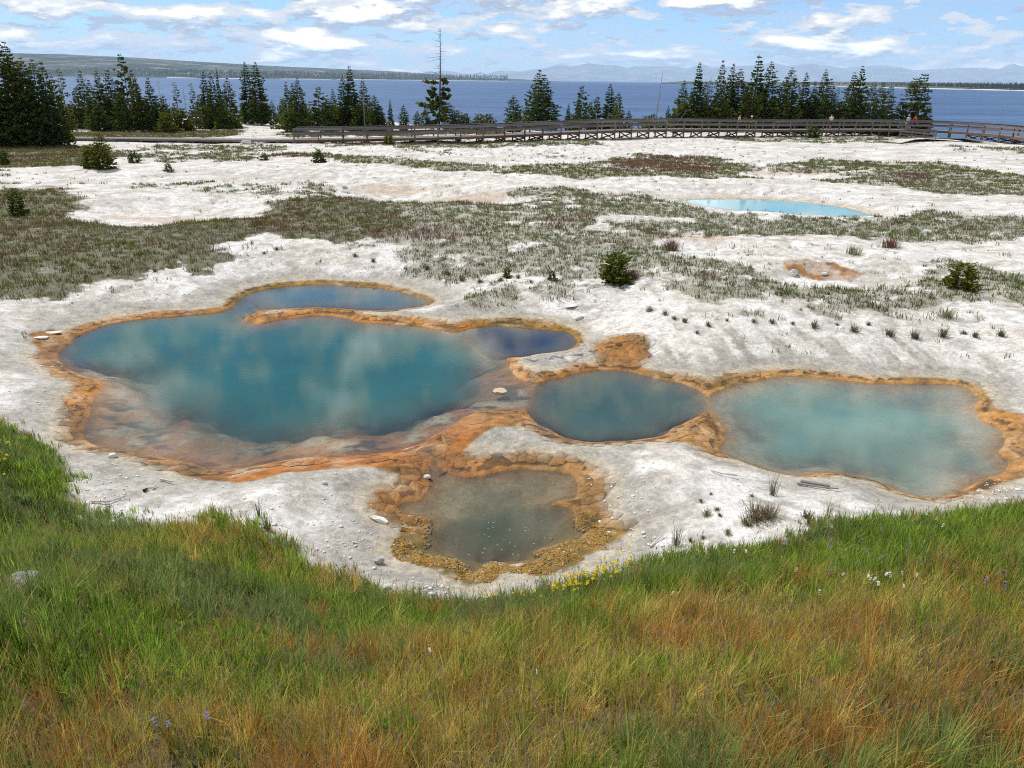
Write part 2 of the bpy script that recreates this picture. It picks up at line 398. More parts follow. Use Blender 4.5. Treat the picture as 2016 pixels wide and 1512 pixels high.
RST = poly([(530,306),(640,306),(650,320),(540,322)], .8), poly([(1190,318),(1280,308),(1390,312),(1420,345),(1200,345)], .8), poly([(760,452),(930,455),(930,472),(760,478)], .8), poly([(1740,345),(1830,345),(1830,362),(1740,362)], .8), poly([(250,395),(330,400),(330,420),(250,420)], .8)
def crack_zone(x, y, d, w):
    nn = fbm(x, y, .9, 3, 111)
    z = (d > .07) & (d < w - .10 + .24 * nn) & (nn > .36) & (w > .2)
    z |= (sdist(x, y, XWHITE) < .12) & (d > .05)
    z |= (sdist(x, y, XORA[0]) < .10) & (d > .05)
    z &= ~((y < 11.2) & (x > -2.4) & (x < 2.0))
    return z
def ground_color(x, y, sds=None, fine=True):
    if sds is None: sds = pools_sd(x, y)
    d = np.minimum.reduce([sds[k] for k in 'ABCDEF'])
    nA = fbm(x, y, .5, 4, 71); nB = fbm(x, y, 2.5, 4, 72); nC = fbm(x, y, 9.0, 3, 73)
    white = np.array([.625, .612, .588]); grey = np.array([.37, .35, .31]); beige = np.array([.565, .535, .48])
    c = lerp(white, beige, (.9 * sst(nA, .42, .66))[..., None])
    c = lerp(c, grey, (.75 * sst(nB, .50, .70))[..., None])
    c = lerp(c, np.array([.47, .44, .39]), (.6 * sst(fbm(x * .6, y * 1.6, .35, 4, 87), .5, .64))[..., None])
    c = c * (1 + .25 * (nC - .5))[..., None]
    c = lerp(c, np.array([.74, .73, .71]), (.7 * sst(fbm(x, y, 1.6, 3, 77), .55, .68))[..., None])
    near = d < 6
    w = np.full(x.shape, .4); hue = np.zeros(x.shape + (3,))
    if near.any():
        w[near] = idw(x[near], y[near], WP, WV); hue[near] = idw(x[near], y[near], HP, HV)
    # wet grey apron around the pools
    gw = .7 + 1.3 * sst(fbm(x, y, .6, 3, 74), .3, .65) + .8 * (1 - sst(x, -4, -2)) * (1 - sst(y, 13, 15)) + 1.1 * sst(x, 3.5, 6) * sst(y, 17, 18.5)
    streak = (fbm(x * 2.6 + y * .8, y * .4, 1.0, 3, 75) - .5) * (1.1 + 2.2 * sst(x, 3.5, 5) * sst(y, 17, 18.5))
    g = 1 - sst(d + streak * sst(d, w * .5, w + 1.2), w + .25 * gw, w + gw)
    gc = grey * (1 + .35 * (nB - .5) + .25 * (nC - .5))[..., None]
    c = lerp(c, gc, g[..., None])
    drip = sst(fbm(x * 3.4 + y * .7, y * .35, 1.0, 3, 85), .50, .58) * sst(x, 2.4, 3.4) * sst(y, 17.5, 18.6) * sst(d, w + .45, w + .9) * (1 - sst(d, 3.2, 4.2))
    c = lerp(c, np.array([.64, .62, .58]), (drip * .8)[..., None])
    yel = (1 - sst(np.abs(d - w - .12), .0, .22)) * .35
    c = lerp(c, np.array([.52, .43, .24]), yel[..., None])
    # microbial mats
    en = (nB - .5) * .5 + (nC - .5) * .25
    o = 1 - sst(d / w + en * .9, .82, 1.08)
    for q in XORA:
        s = sdist(x, y, q); o = np.maximum(o, 1 - sst(s + en * .25, -.06, .06))
    o = np.where(sdist(x, y, XORA[7]) < .6, o * (.45 + .5 * sst(fbm(x, y, 1.8, 3, 86), .4, .6)), o)
    sw = sdist(x, y, XWHITE); o = o * sst(sw + en * .15, -.04, .08)
    isl = XORA[-1]
    hue = np.where(near[..., None], hue, np.array([.32, .14, .035]))
    oc = hue * (1 + .9 * (nB - .5) + .5 * (nC - .5))[..., None]
    pale = sst(fbm(x, y, 1.9, 3, 78), .58, .72) * .6
    oc = lerp(oc, np.array([.50, .33, .18]), pale[..., None])
    dk = sst(fbm(x, y, 4.0, 4, 76), .50, .68) * .6
    oc = lerp(oc, np.array([.10, .07, .025]), dk[..., None])
    # crusty olive mat on the lower front rim
    lowF = (1 - sst(y, 10.9, 11.5)) * sst(x, -2.2, -1.7) * (1 - sst(x, 1.7, 2.3))
    crust = lowF * sst(fbm(x, y, 6.0, 4, 79), .47, .56) * .75
    oc = lerp(oc, np.array([.14, .115, .03]), crust[..., None])
    crust2 = lowF * sst(fbm(x, y, 9.0, 3, 80), .66, .72) * .8
    oc = lerp(oc, np.array([.5, .47, .38]), crust2[..., None])
    c = lerp(c, oc, (o * (d >= 0))[..., None])
    # pool floors
    fl = lerp(np.array([.42, .20, .085]), np.array([.50, .40, .27]), sst(fbm(x, y, 1.2, 4, 81), .42, .62)[..., None])
    fl = lerp(fl, np.array([.42, .19, .09]), (.85 * sst(fbm(x, y, 1.5, 4, 82), .55, .66))[..., None])
    fl = lerp(fl, np.array([.07, .055, .06]), (.85 * sst(fbm(x, y * 1.8, 1.3, 4, 83, .6), .56, .64))[..., None])
    sE = sds['E']; sF = sds['F']
    fl = np.where((sE < 0)[..., None], lerp(fl, np.array([.52, .44, .33]), .8), fl)
    fl = np.where((sF < 0)[..., None], lerp(fl, np.array([.42, .33, .18]), .85), fl)
    dpn = np.maximum(-d, 0)
    rimo = 1 - sst(dpn + en * .3, .05, .45)
    fl = lerp(fl, hue * .95, (rimo * .8)[..., None])
    c = np.where((d < 0)[..., None], fl, c)
    # orange floor of the small dry bowl, pink beds of the dry basins
    for (u, v, rx, ry) in ((775,372,2.6,1.2),(905,388,3.4,1.3),(1390,488,1.6,.6),(330,425,4,.8),(1560,345,4,1)):
        bx, by = onz(u, v, .5); q = ((x - bx) / rx) ** 2 + ((y - by) / ry) ** 2
        c = lerp(c, np.array([.50, .41, .33]), (.8 * (1 - sst(q, .5, 1.2)))[..., None])
    sf = sdist(x, y, FARP)
    c = lerp(c, np.array([.50, .44, .34]), (1 - sst(sf, .1, 1.2))[..., None])
    cov, T = veg_density(x, y)
    cov = cov * sst(d, 1.0, 1.8)
    soil = lerp(np.array([.19, .18, .12]), np.array([.09, .088, .038]), (T == 3)[..., None] * .9)
    c = lerp(c, soil, (cov * np.where(T == 3, .88, .62))[..., None])
    b = bank_d(x, y) + .5 * (nB - .5)
    c = lerp(c, np.array([.11, .085, .045]), sst(b, -.05, .5)[..., None])
    return c, o * (d >= 0), cov, d, w

# ------------------------------------------------------------------ the ground sheet
def axis(fine0, fine1, st, lo, hi, g):
    a = list(np.arange(fine0, fine1, st)); s = st; v = a[-1]
    while v < hi: s *= g; v += s; a.append(v)
    s = st; v = a[0]; pre = []
    while v > lo: s *= g; v -= s; pre.append(v)
    return np.array(pre[::-1] + a)
gx = axis(-13.8, 12.8, .074, -260, 260, 1.05)
gy1 = axis(8.6, 26.0, .058, 8.5, 185, 1.0125)
gy0 = np.arange(-4, gy1[0] - .05, .12)
gy = np.concatenate([gy0, gy1])
X, Y = np.meshgrid(gx, gy); X = X.ravel(); Y = Y.ravel()
sds = pools_sd(X, Y)
Z = height(X, Y, sds)
DW = np.minimum.reduce([sds[k] for k in 'ABCDEF'])
Cg, Og, COV, Dg, Wg = ground_color(X, Y, sds)
nx, ny = len(gx), len(gy)
cz = crack_zone(X, Y, Dg, Wg); cz2 = cz.reshape(ny, nx).copy()
for ax_ in (0, 1):
    for k in (-1, 1): cz2 &= np.roll(cz.reshape(ny, nx), k, ax_)
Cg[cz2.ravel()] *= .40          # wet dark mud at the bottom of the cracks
I = np.arange(nx * ny).reshape(ny, nx)
quads = np.stack([I[:-1, :-1], I[:-1, 1:], I[1:, 1:], I[1:, :-1]], -1).reshape(-1, 4)
Zg = Z.reshape(ny, nx)
def height_exact(x, y): return height(x, y)
def hgrid(x, y):
    x = np.asarray(x, float); y = np.asarray(y, float)
    i = np.clip(np.searchsorted(gx, x) - 1, 0, nx - 2); j = np.clip(np.searchsorted(gy, y) - 1, 0, ny - 2)
    tx = np.clip((x - gx[i]) / (gx[i + 1] - gx[i]), 0, 1); ty = np.clip((y - gy[j]) / (gy[j + 1] - gy[j]), 0, 1)
    return (Zg[j, i] * (1 - tx) + Zg[j, i + 1] * tx) * (1 - ty) + (Zg[j + 1, i] * (1 - tx) + Zg[j + 1, i + 1] * tx) * ty
def P(u, v, it=12, z0=.8):
    u = np.atleast_1d(np.asarray(u, float)); v = np.atleast_1d(np.asarray(v, float))
    # march along the ray to the first hit of the ground
    d = ray(u, v); n = len(u); t0 = np.full(n, 1.0); hit = np.zeros(n, bool); lo = np.full(n, 1.0); hi = np.full(n, 1.0)
    tt = 1.0
    while tt < 220 and not hit.all():
        x = d[:, 0] * tt; y = d[:, 1] * tt; z = CAMZ + d[:, 2] * tt
        h_ = (z < hgrid(x, y)) & ~hit
        lo[h_] = t0[h_]; hi[h_] = tt; hit |= h_
        t0[~hit] = tt; tt *= 1.02
    for k in range(22):
        m = (lo + hi) / 2; x = d[:, 0] * m; y = d[:, 1] * m; z = CAMZ + d[:, 2] * m
        below = z < hgrid(x, y); hi = np.where(below, m, hi); lo = np.where(below, lo, m)
    x = d[:, 0] * hi; y = d[:, 1] * hi
    return x, y, hgrid(x, y)
mg, t, out = material('sinter_ground')
p = pos(t); base = t.attr('zone')
f1 = t.noise(p, 9, 8, .7); f2 = t.noise(p, 45, 4, .65); f3 = t.noise(p, 3.0, 5, .6)
f4 = t.noise(p, 2.4, 9, .68); base = t.mix(1.0, base, t.mix(t.smooth(f4, .44, .55), (.86, .85, .835), (1.07, 1.07, 1.07)), 'MULTIPLY')
f5 = t.noise(p, 26, 5, .7); base = t.mix(t.math('MULTIPLY', t.smooth(f5, .62, .68), .32), base, (.20, .185, .16))
cc = t.mix(1.0, base, t.mix(t.smooth(f1, .3, .7), (.74, .73, .72), (1.14, 1.14, 1.14)), 'MULTIPLY')
cc = t.mix(1.0, cc, t.mix(t.smooth(f2, .3, .7), (.78, .78, .77), (1.12, 1.12, 1.12)), 'MULTIPLY')
hgt = t.math('ADD', f1, t.math('MULTIPLY', f2, .35))
nrm = bump(t, hgt, .55, .05)
t.put(out.inputs[0], bsdf(t, cc, t.attr('rough', 'Fac'), .25, nrm))
wet = (1 - sst(Dg, Wg * .6, Wg + .2))
me = mesh_np('ground', np.stack([X, Y, Z], 1), quads.ravel(), np.full(len(quads), 4), {'zone': Cg, 'rough': lerp(.92, .68, wet)}, True, mg)
ground = tag(link('ground', me), 'white and grey sinter ground with orange rims round the hot pools', 'ground', kind='structure')

# ------------------------------------------------------------------ water of the hot pools
def water_mat(name, col_attr=True, ripple=.06, scale=5.0):
    m, t, out = material(name)
    p = pos(t)
    rn = t.noise(t.vmul(p, (1, 1.6, 1)), scale, 3, .55, .3); rn2 = t.noise(t.vmul(p, (1, 2.2, 1)), scale * 4, 2, .5)
    hh = t.math('ADD', rn, t.math('MULTIPLY', rn2, .35))
    nr = bump(t, hh, ripple, .12)
    tr = t.n('ShaderNodeBsdfTransparent'); tr.inputs[0].default_value = (.86, .90, .92, 1)
    df = t.n('ShaderNodeBsdfDiffuse'); t.put(df.inputs[0], t.attr('tint'))
    mx = t.n('ShaderNodeMixShader'); t.put(mx.inputs[0], t.attr('opac', 'Fac')); t.put(mx.inputs[1], tr.outputs[0]); t.put(mx.inputs[2], df.outputs[0])
    gl = t.n('ShaderNodeBsdfGlossy'); gl.inputs['Roughness'].default_value = .015; t.put(gl.inputs['Normal'], nr)
    fr = t.n('ShaderNodeFresnel'); fr.inputs[0].default_value = 1.33; t.put(fr.inputs[1], nr)
    m2 = t.n('ShaderNodeMixShader'); t.put(m2.inputs[0], fr.outputs[0]); t.put(m2.inputs[1], mx.outputs[0]); t.put(m2.inputs[2], gl.outputs[0])
    t.put(out.inputs[0], m2.outputs[0])
    return m
WM = water_mat('spring_water', ripple=.006)
PT = dict(A=(.016, .088, .086), B=(.045, .10, .115), C=(.008, .022, .048), D=(.030, .074, .068), E=(.098, .205, .182), F=(.034, .050, .030))
PK = dict(A=2.6, B=3.6, C=5.0, D=3.6, E=3.4, F=2.6)
wx = np.arange(-13.3, 12.2, .075); wy = np.arange(9.4, 30.0, .08)
WXg, WYg = np.meshgrid(wx, wy); WXf = WXg.ravel(); WYf = WYg.ravel()
s2 = pools_sd(WXf, WYf); hh = height(WXf, WYf, s2)
stack = np.stack([s2[k] for k in 'ABCDEF']); which = stack.argmin(0); dmin = stack.min(0)
dep = np.maximum(-hh, 0)
tint = np.zeros((len(WXf), 3)); kk = np.zeros(len(WXf)); wsum = np.zeros(len(WXf))
for i, k in enumerate('ABCDEF'):                      # soft blend of the pools' own colours where they run together
    wgt = 1 / (1 + np.exp(np.clip((stack[i] - dmin) * 14, 0, 40)))
    tint += wgt[:, None] * np.array(PT[k]); kk += wgt * PK[k]; wsum += wgt
tint /= wsum[:, None]; kk /= wsum
shal = np.exp(-dep * 2.2)[:, None]
tint = tint * (1 - .45 * shal) + np.array([.20, .20, .15]) * .45 * shal
tint *= (1 + .5 * (fbm(WXf, WYf * 1.5, .5, 4, 101) - .5))[:, None]
ch = poly([(1392,800),(1420,812),(1452,832),(1490,862),(1482,868),(1440,842),(1405,822),(1388,812)]); cs_ = sdist(WXf, WYf, ch)
tint = lerp(tint, tint * .55, ((1 - sst(cs_, -.1, .35)) * (which == 4))[:, None])
pale = sst(fbm(WXf, WYf * 1.4, .45, 4, 102), .5, .66) * (which == 4) * .35
tint = lerp(tint, np.array([.16, .26, .225]), pale[:, None])
opac = 1 - np.exp(-dep * kk); opac = np.clip(opac, 0, .97)
nwx = len(wx); II = np.arange(len(WXf)).reshape(len(wy), nwx)
wq = np.stack([II[:-1, :-1], II[:-1, 1:], II[1:, 1:], II[1:, :-1]], -1).reshape(-1, 4)
qmin = dmin[wq].min(1)
WNAMES = {'A': ('large blue green hot pool with a shallow orange front shelf', 'hot pool water'), 'B': ('small blue pool behind the orange tongue of the large pool', 'hot pool water'),
          'C': ('dark blue arm of the large pool under an olive rim', 'hot pool water'), 'D': ('grey green rippled round pool between two larger pools', 'hot pool water'),
          'E': ('milky turquoise pool with tan rim at the right', 'hot pool water'), 'F': ('murky green front pool ringed by orange crust', 'hot pool water')}
for i, k in enumerate('ABCDEF'):
    sel = (which[wq[:, 0]] == i) & (qmin < .03)
    q = wq[sel]; ids = np.unique(q); remap = np.full(len(WXf), -1); remap[ids] = np.arange(len(ids))
    me = mesh_np('spring_water', np.stack([WXf[ids], WYf[ids], np.zeros(len(ids))], 1), remap[q].ravel(), np.full(len(q), 4),
                 {'tint': tint[ids], 'opac': opac[ids]}, True, WM)
    tag(link('spring_water', me), WNAMES[k][0], WNAMES[k][1], 'hot spring pools', 'structure')
# far turquoise pool
fx = np.arange(FARP[:, 0].min() - .2, FARP[:, 0].max() + .2, .15); fy = np.arange(FARP[:, 1].min() - .2, FARP[:, 1].max() + .2, .15)
FX, FY = np.meshgrid(fx, fy); FX = FX.ravel(); FY = FY.ravel(); fs = sdist(FX, FY, FARP)
II = np.arange(len(FX)).reshape(len(fy), len(fx)); q = np.stack([II[:-1, :-1], II[:-1, 1:], II[1:, 1:], II[1:, :-1]], -1).reshape(-1, 4)
q = q[fs[q].min(1) < .1]
ids = np.unique(q); remap = np.full(len(FX), -1); remap[ids] = np.arange(len(ids))
ins = np.maximum(-fs[ids], 0)
me = mesh_np('spring_water', np.stack([FX[ids], FY[ids], np.full(len(ids), ZFAR)], 1), remap[q].ravel(), np.full(len(q), 4),
             {'tint': np.tile((.20, .42, .47), (len(ids), 1)), 'opac': np.clip(.35 + ins * 1.2, 0, .95)}, True, WM)
tag(link('spring_water', me), 'distant pale turquoise pool below a white bank', 'hot pool water', 'hot spring pools', 'structure')

# ------------------------------------------------------------------ cracked mud plates along the rims
def mud_plates():
    st = .23
    ax = np.arange(-14.5, 12.8, st); ay = np.arange(9.2, 30.5, st)
    AX, AY = np.meshgrid(ax, ay); AX = (AX + RNG.uniform(-.62, .62, AX.shape) * st).ravel(); AY = (AY + RNG.uniform(-.62, .62, AY.shape) * st).ravel()
    s = pools_sd(AX, AY); d = np.minimum.reduce(list(s.values()))
    keep = (d > -.05) & (d < 3.0) & (bank_d(AX, AY) < -.2)
    AX = AX[keep]; AY = AY[keep]; d = d[keep]
    c, o, cov, dd, w = ground_color(AX, AY)
    want = crack_zone(AX, AY, dd, w)
    tri = geometry.delaunay_2d_cdt([Vector((float(a), float(b))) for a, b in zip(AX, AY)], [], [], 0, 1e-6)
    V = np.array([(v.x, v.y) for v in tri[0]]); T = tri[2]; orig = tri[3]
    cells = {}
    for f in T:
        a, b, cc_ = V[f[0]], V[f[1]], V[f[2]]
        D = 2 * (a[0] * (b[1] - cc_[1]) + b[0] * (cc_[1] - a[1]) + cc_[0] * (a[1] - b[1]))
        if abs(D) < 1e-9: continue
        ux = ((a @ a) * (b[1] - cc_[1]) + (b @ b) * (cc_[1] - a[1]) + (cc_ @ cc_) * (a[1] - b[1])) / D
        uy = ((a @ a) * (cc_[0] - b[0]) + (b @ b) * (a[0] - cc_[0]) + (cc_ @ cc_) * (b[0] - a[0])) / D
        for i in f: cells.setdefault(i, []).append((ux, uy))
    out = []
    for i, cs in cells.items():
        oi = orig[i][0] if orig[i] else None
        if oi is None or not want[oi] or len(cs) < 4: continue
        cs = np.array(cs); ctr = np.array([AX[oi], AY[oi]])
        r = np.hypot(*(cs - ctr).T)
        if r.max() > st * 1.3: continue
        cs = cs[np.argsort(np.arctan2(cs[:, 1] - ctr[1], cs[:, 0] - ctr[0]))]
        cen = cs.mean(0)
        gap = .0008 + .0065 * fbm(np.array([cen[0]]), np.array([cen[1]]), 1.4, 2, 112)[0]
        v = cs - cen; L = np.hypot(*v.T); cs = cen + v * np.maximum(0.2, (L - gap) / np.maximum(L, 1e-6))[:, None]
        out.append((cen, cs))
    return out
cells = mud_plates()
allp = np.concatenate([c[1] for c in cells]); zc, *_ = ground_color(allp[:, 0], allp[:, 1]); zh = hgrid(allp[:, 0], allp[:, 1])
def plate_geo(cen, cs, zs, col, cenc, origin):
    n = len(cs); up = .008 + .001 * random.random()
    ctr = cs.mean(0)
    tops = np.c_[cs * .985 + ctr * .015, zs + up + np.array([random.uniform(-.002, .002) for _ in range(n)])]
    mids = np.c_[cs, zs + up * .8]
    bots = np.c_[cs, zs - .03]
    v = np.concatenate([tops, mids, bots]) - origin
    f = [tuple(range(n))]
    for i in range(n):
        j = (i + 1) % n
        f.append((n + i, n + j, j, i)); f.append((2 * n + i, 2 * n + j, n + j, n + i))
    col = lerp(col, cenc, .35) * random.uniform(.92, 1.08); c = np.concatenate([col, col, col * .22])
    return v, f, c
k0 = 0; plates = []; cenp = np.array([c[0] for c in cells]); cenz = ground_color(cenp[:, 0], cenp[:, 1])[0]
for cen, cs in cells:
    n = len(cs); plates.append((cen, cs, zh[k0:k0 + n], zc[k0:k0 + n], cenz[len(plates)])); k0 += n
plates.sort(key=lambda p_: p_[0][0] ** 2 + p_[0][1] ** 2)
def flat(fs): return [i for f in fs for i in f], [len(f) for f in fs]
for pl in plates[:300]:
    org = np.array([pl[0][0], pl[0][1], float(pl[2].mean())])
    v, f, c = plate_geo(*pl, org); ff, ll = flat(f)
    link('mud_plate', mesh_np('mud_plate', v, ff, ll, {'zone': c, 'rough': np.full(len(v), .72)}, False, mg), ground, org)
VV = []; FF = []; LL = []; CC = []; off = 0
for pl in plates[300:]:
    v, f, c = plate_geo(*pl, np.zeros(3)); ff, ll = flat(f)
    VV.append(v); CC.append(c); FF += [i + off for i in ff]; LL += ll; off += len(v)
if VV:
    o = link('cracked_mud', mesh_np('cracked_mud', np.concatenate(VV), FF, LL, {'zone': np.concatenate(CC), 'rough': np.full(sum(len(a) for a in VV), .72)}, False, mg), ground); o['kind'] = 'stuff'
print('plates', len(plates))

# ------------------------------------------------------------------ lake, far shores, mountains, haze
LAKEZ = -5.0
ml, t, out = material('lake_water')
p = pos(t)
wv = t.noise(t.vmul(p, (.55, 1.1, 1)), .9, 5, .6, .5); wv2 = t.noise(t.vmul(p, (.012, .10, 1)), 1.0, 4, .6)
gz = t.noise(t.vmul(p, (.0012, .010, 1)), 1.0, 5, .6)
lc = t.mix(t.smooth(gz, .40, .60), (.018, .076, .18), (.046, .132, .255))
lc = t.mix(t.math('MULTIPLY', t.smooth(wv2, .40, .62), .85), lc, (.015, .05, .15))
lc = t.mix(t.math('MULTIPLY', t.smooth(wv, .45, .68), .55), lc, (.10, .16, .28))
df = t.n('ShaderNodeBsdfDiffuse'); t.put(df.inputs[0], lc)
gl = t.n('ShaderNodeBsdfGlossy'); gl.inputs['Roughness'].default_value = .38; t.put(gl.inputs['Normal'], bump(t, wv, .6, .4))
mx = t.n('ShaderNodeMixShader'); mx.inputs[0].default_value = .14; t.put(mx.inputs[1], df.outputs[0]); t.put(mx.inputs[2], gl.outputs[0])
t.put(out.inputs[0], mx.outputs[0])
bm = bmesh.new()
vs = [bm.verts.new(c) for c in ((-34000, 60, LAKEZ), (34000, 60, LAKEZ), (34000, 46000, LAKEZ), (-34000, 46000, LAKEZ))]; bm.faces.new(vs)
me = bpy.data.meshes.new('lake'); bm.to_mesh(me); bm.free(); me.materials.append(ml)
tag(link('lake', me), 'wide deep blue lake stretching behind the trees', 'lake', kind='structure')

def hill_mat(name, a, b, c, sc, sparse=.5):
    m, t, out = material(name); p = pos(t)
    n1 = t.noise(t.vmul(p, (1, 1, 3)), sc, 6, .6); n2 = t.noise(t.vmul(p, (1, .6, .5)), sc * 14, 4, .7); n3 = t.noise(t.vmul(p, (1, 1, 6)), sc * 2.3, 4, .55)
    cc = t.mix(t.smooth(n1, .42, .60), a, b); cc = t.mix(t.math('MULTIPLY', t.smooth(n3, .52, .64), sparse), cc, c)
    cc = t.mix(t.math('MULTIPLY', t.smooth(n2, .4, .65), .45), cc, tuple(k * .45 for k in a))
    t.put(out.inputs[0], bsdf(t, cc, .95, .05, bump(t, n2, .7, 25)))
    return m
def ridge(name, top, dist, back, rows, mat, amp, label, cat, basez=LAKEZ - .5, seed=1, gul=3.0):
    us = np.arange(top[0][0], top[-1][0] + .1, 6.0)
    vt = np.interp(us, [a for a, b in top], [b for a, b in top])
    ds = np.interp(us, [a for a, b in dist], [b for a, b in dist])
    V = []
    for i, u in enumerate(us):
        d = ray(u, vt[i]); d = d / d[1]
        for j in range(rows + 1):
            f = j / rows
            y = ds[i] + back * f
            x = d[0] * y
            zt = CAMZ + d[2] * (ds[i] + back)
            prof = f ** .8 if f < 1 else 1
            nz = (fbm(np.array([x / 1000 * gul]), np.array([f * 3.1 + y * .0001]), 1.0, 5, seed, .6)[0] - .5) * amp * (f * (1 - f) * 4) * max(zt - basez, 1)
            edge = (fbm(np.array([x / 120]), np.array([3.3]), 1.0, 3, seed + 9, .7)[0] - .5) * amp * .10 * max(zt - basez, 1)
            V.append((x, y, basez + (zt - basez) * prof + nz + edge * f))
        V.append((x * 1.02, y * 1.02 + 200, basez))
    n = rows + 2; I = np.arange(len(us) * n).reshape(len(us), n)
    q = np.stack([I[:-1, :-1], I[1:, :-1], I[1:, 1:], I[:-1, 1:]], -1).reshape(-1, 4)
    me = mesh_np(name, np.array(V), q.ravel(), np.full(len(q), 4), None, True, mat)
    return tag(link(name, me), label, cat, kind='structure')
mh = hill_mat('forest_hill', (.035, .055, .042), (.09, .11, .085), (.25, .225, .225), .0016, .75)
ridge('hill', [(-260,101),(0,104),(130,107),(260,113),(400,122),(560,131),(700,137),(800,142),(870,148),(920,152),(1015,158.2)], [(-260, 4600), (0, 5000), (500, 6000), (1015, 8500)], 3000, 12, mh, .22,
      'long low forested hill across the lake on the left', 'hill', seed=201)
mm = hill_mat('mountain_rock', (.11, .12, .115), (.20, .20, .19), (.30, .29, .28), .0005, .7)
MTOP = [(760,156),(820,148),(845,139),(862,143),(879,139),(902,143),(925,146),(946,142),(959,146),(980,139),(1000,139),(1023,141),(1046,137),(1067,135),(1100,128),(1124,131.5),(1160,124),(1193,129),(1211,128),(1237,134),
        (1253,130),(1278,130),(1299,131),(1322,130),(1353,135),(1369,129),(1384,126),(1402,133),(1450,130),(1496,128),(1519,122.5),(1547,129),(1560,130),(1596,125),(1630,129),(1661,134),(1702,130),(1738,128),(1774,133),(1800,138),
        (1844,135.5),(1893,134),(1934,134),(1968,135.5),(1982,129),(1994,124),(2008,130),(2030,136),(2120,138),(2300,136)]
ridge('mountain_range', MTOP, [(760, 34000), (2300, 34000)], 6000, 14, mm, .55, 'pale blue mountain range along the far shore of the lake', 'mountains', seed=211, gul=1.6)
ridge('hill', [(900,158),(950,153.5),(1000,154.5),(1060,158),(1110,160.5)], [(900, 9500), (1110, 9500)], 900, 4, mh, .15, 'small dark headland at the end of the left hill', 'hill', seed=221)
ridge('hill', [(1310,162.5),(1340,160),(1420,161),(1560,162),(1700,160.5),(1850,163.5),(2016,166),(2400,170)], [(1310, 5200), (1560, 4300), (1800, 2900), (2016, 2200), (2400, 1600)], 300, 3, mh, .10,
      'low wooded spit of land on the right side of the lake', 'hill', seed=231)
mb, t, out = material('pale_beach'); t.put(out.inputs[0], bsdf(t, (.62, .60, .54), .9, .1))
def beach(us, dists, wid, label):
    V = []
    for u, dd in zip(us, dists):
        d = ray(u, 165.); x = d[0] / d[1]
        V += [(x * dd, dd, LAKEZ - .3), (x * (dd + wid * .3), dd + wid * .3, LAKEZ + 1.4), (x * (dd + wid), dd + wid, LAKEZ + 2.2)]
    n = len(us); I = np.arange(n * 3).reshape(n, 3)
    q = np.stack([I[:-1, :-1], I[1:, :-1], I[1:, 1:], I[:-1, 1:]], -1).reshape(-1, 4)
    tag(link('beach', mesh_np('beach', np.array(V), q.ravel(), np.full(len(q), 4), None, False, mb)), label, 'beach', kind='structure')
us = np.linspace(1545, 2300, 50); beach(us, np.interp(us, [1310, 1560, 1800, 2016, 2400], [5150, 4250, 2850, 2150, 1560]) + 40 * np.sin(us * .07), 160, 'thin white beach under the wooded spit')
us = np.linspace(330, 1000, 50); beach(us, np.interp(us, [-260, 0, 500, 1015], [4550, 4950, 5950, 8400]) + 60 * np.sin(us * .05), 120, 'thin pale beach below the left hill')
# far shore forests: cones no one could count
def far_forest(n, umin, umax, fn, hlo, hhi, seed, label, mat):
    rg = np.random.default_rng(seed); V = []; F = []
    us = rg.uniform(umin, umax, n); fr = rg.uniform(0, 1, n) ** 1.5
    d0 = ray(us, np.full(n, 165.)); sx = d0[:, 0] / d0[:, 1]
    dist, zz_ = fn(us, fr); hh_ = rg.uniform(hlo, hhi, n)
    for i in range(n):
        x = sx[i] * dist[i]; y = dist[i]; w = hh_[i] * rg.uniform(.13, .24); b = len(V)
        V += [(x - w, y, zz_[i]), (x + w, y, zz_[i]), (x, y - w, zz_[i]), (x, y, zz_[i] + hh_[i])]
        F += [(b, b + 2, b + 3), (b + 2, b + 1, b + 3)]
    F = np.array(F)
    tag(link('far_forest', mesh_np('far_forest', np.array(V), F.ravel(), np.full(len(F), 3), None, False, mat)), label, 'forest', kind='stuff')
mf, t, out = material('far_conifers'); t.put(out.inputs[0], bsdf(t, t.mix(t.noise(pos(t), .01, 3), (.035, .055, .035), (.085, .11, .07)), .95, .05))
far_forest(2600, 1540, 2250, lambda u, f: (np.interp(u, [1310, 1560, 1800, 2016, 2400], [5300, 4400, 3000, 2260, 1700]) + f * 250, LAKEZ + 2 + f * 5), 10, 19, 5, 'dense conifer forest along the wooded spit', mf)
far_forest(5200, -150, 1000, lambda u, f: (np.interp(u, [-260, 0, 500, 1015], [4700, 5080, 6080, 8550]) + f * 700, LAKEZ + 3 + f * 50), 13, 24, 6, 'conifer forest on the lower slope of the left hill', mf)
# clear mountain air
mz = bpy.data.materials.new('haze'); mz.use_nodes = True; mz.node_tree.nodes.clear(); t = NT(mz.node_tree)
pv = t.n('ShaderNodeVolumePrincipled'); pv.inputs['Color'].default_value = (.64, .82, 1.0, 1); pv.inputs['Density'].default_value = 3.2e-5; pv.inputs['Anisotropy'].default_value = 0.0
ho = t.n('ShaderNodeOutputMaterial'); t.put(ho.inputs['Volume'], pv.outputs[0])
bm = bmesh.new(); bmesh.ops.create_cube(bm, size=1.0); me = bpy.data.meshes.new('haze'); bm.to_mesh(me); bm.free(); me.materials.append(mz)
hz = link('haze', me, None, (0, 22000, 590)); hz.scale = (76000, 50000, 1204)
tag(hz, 'thin bluish air over the whole lake basin', 'haze', kind='stuff')

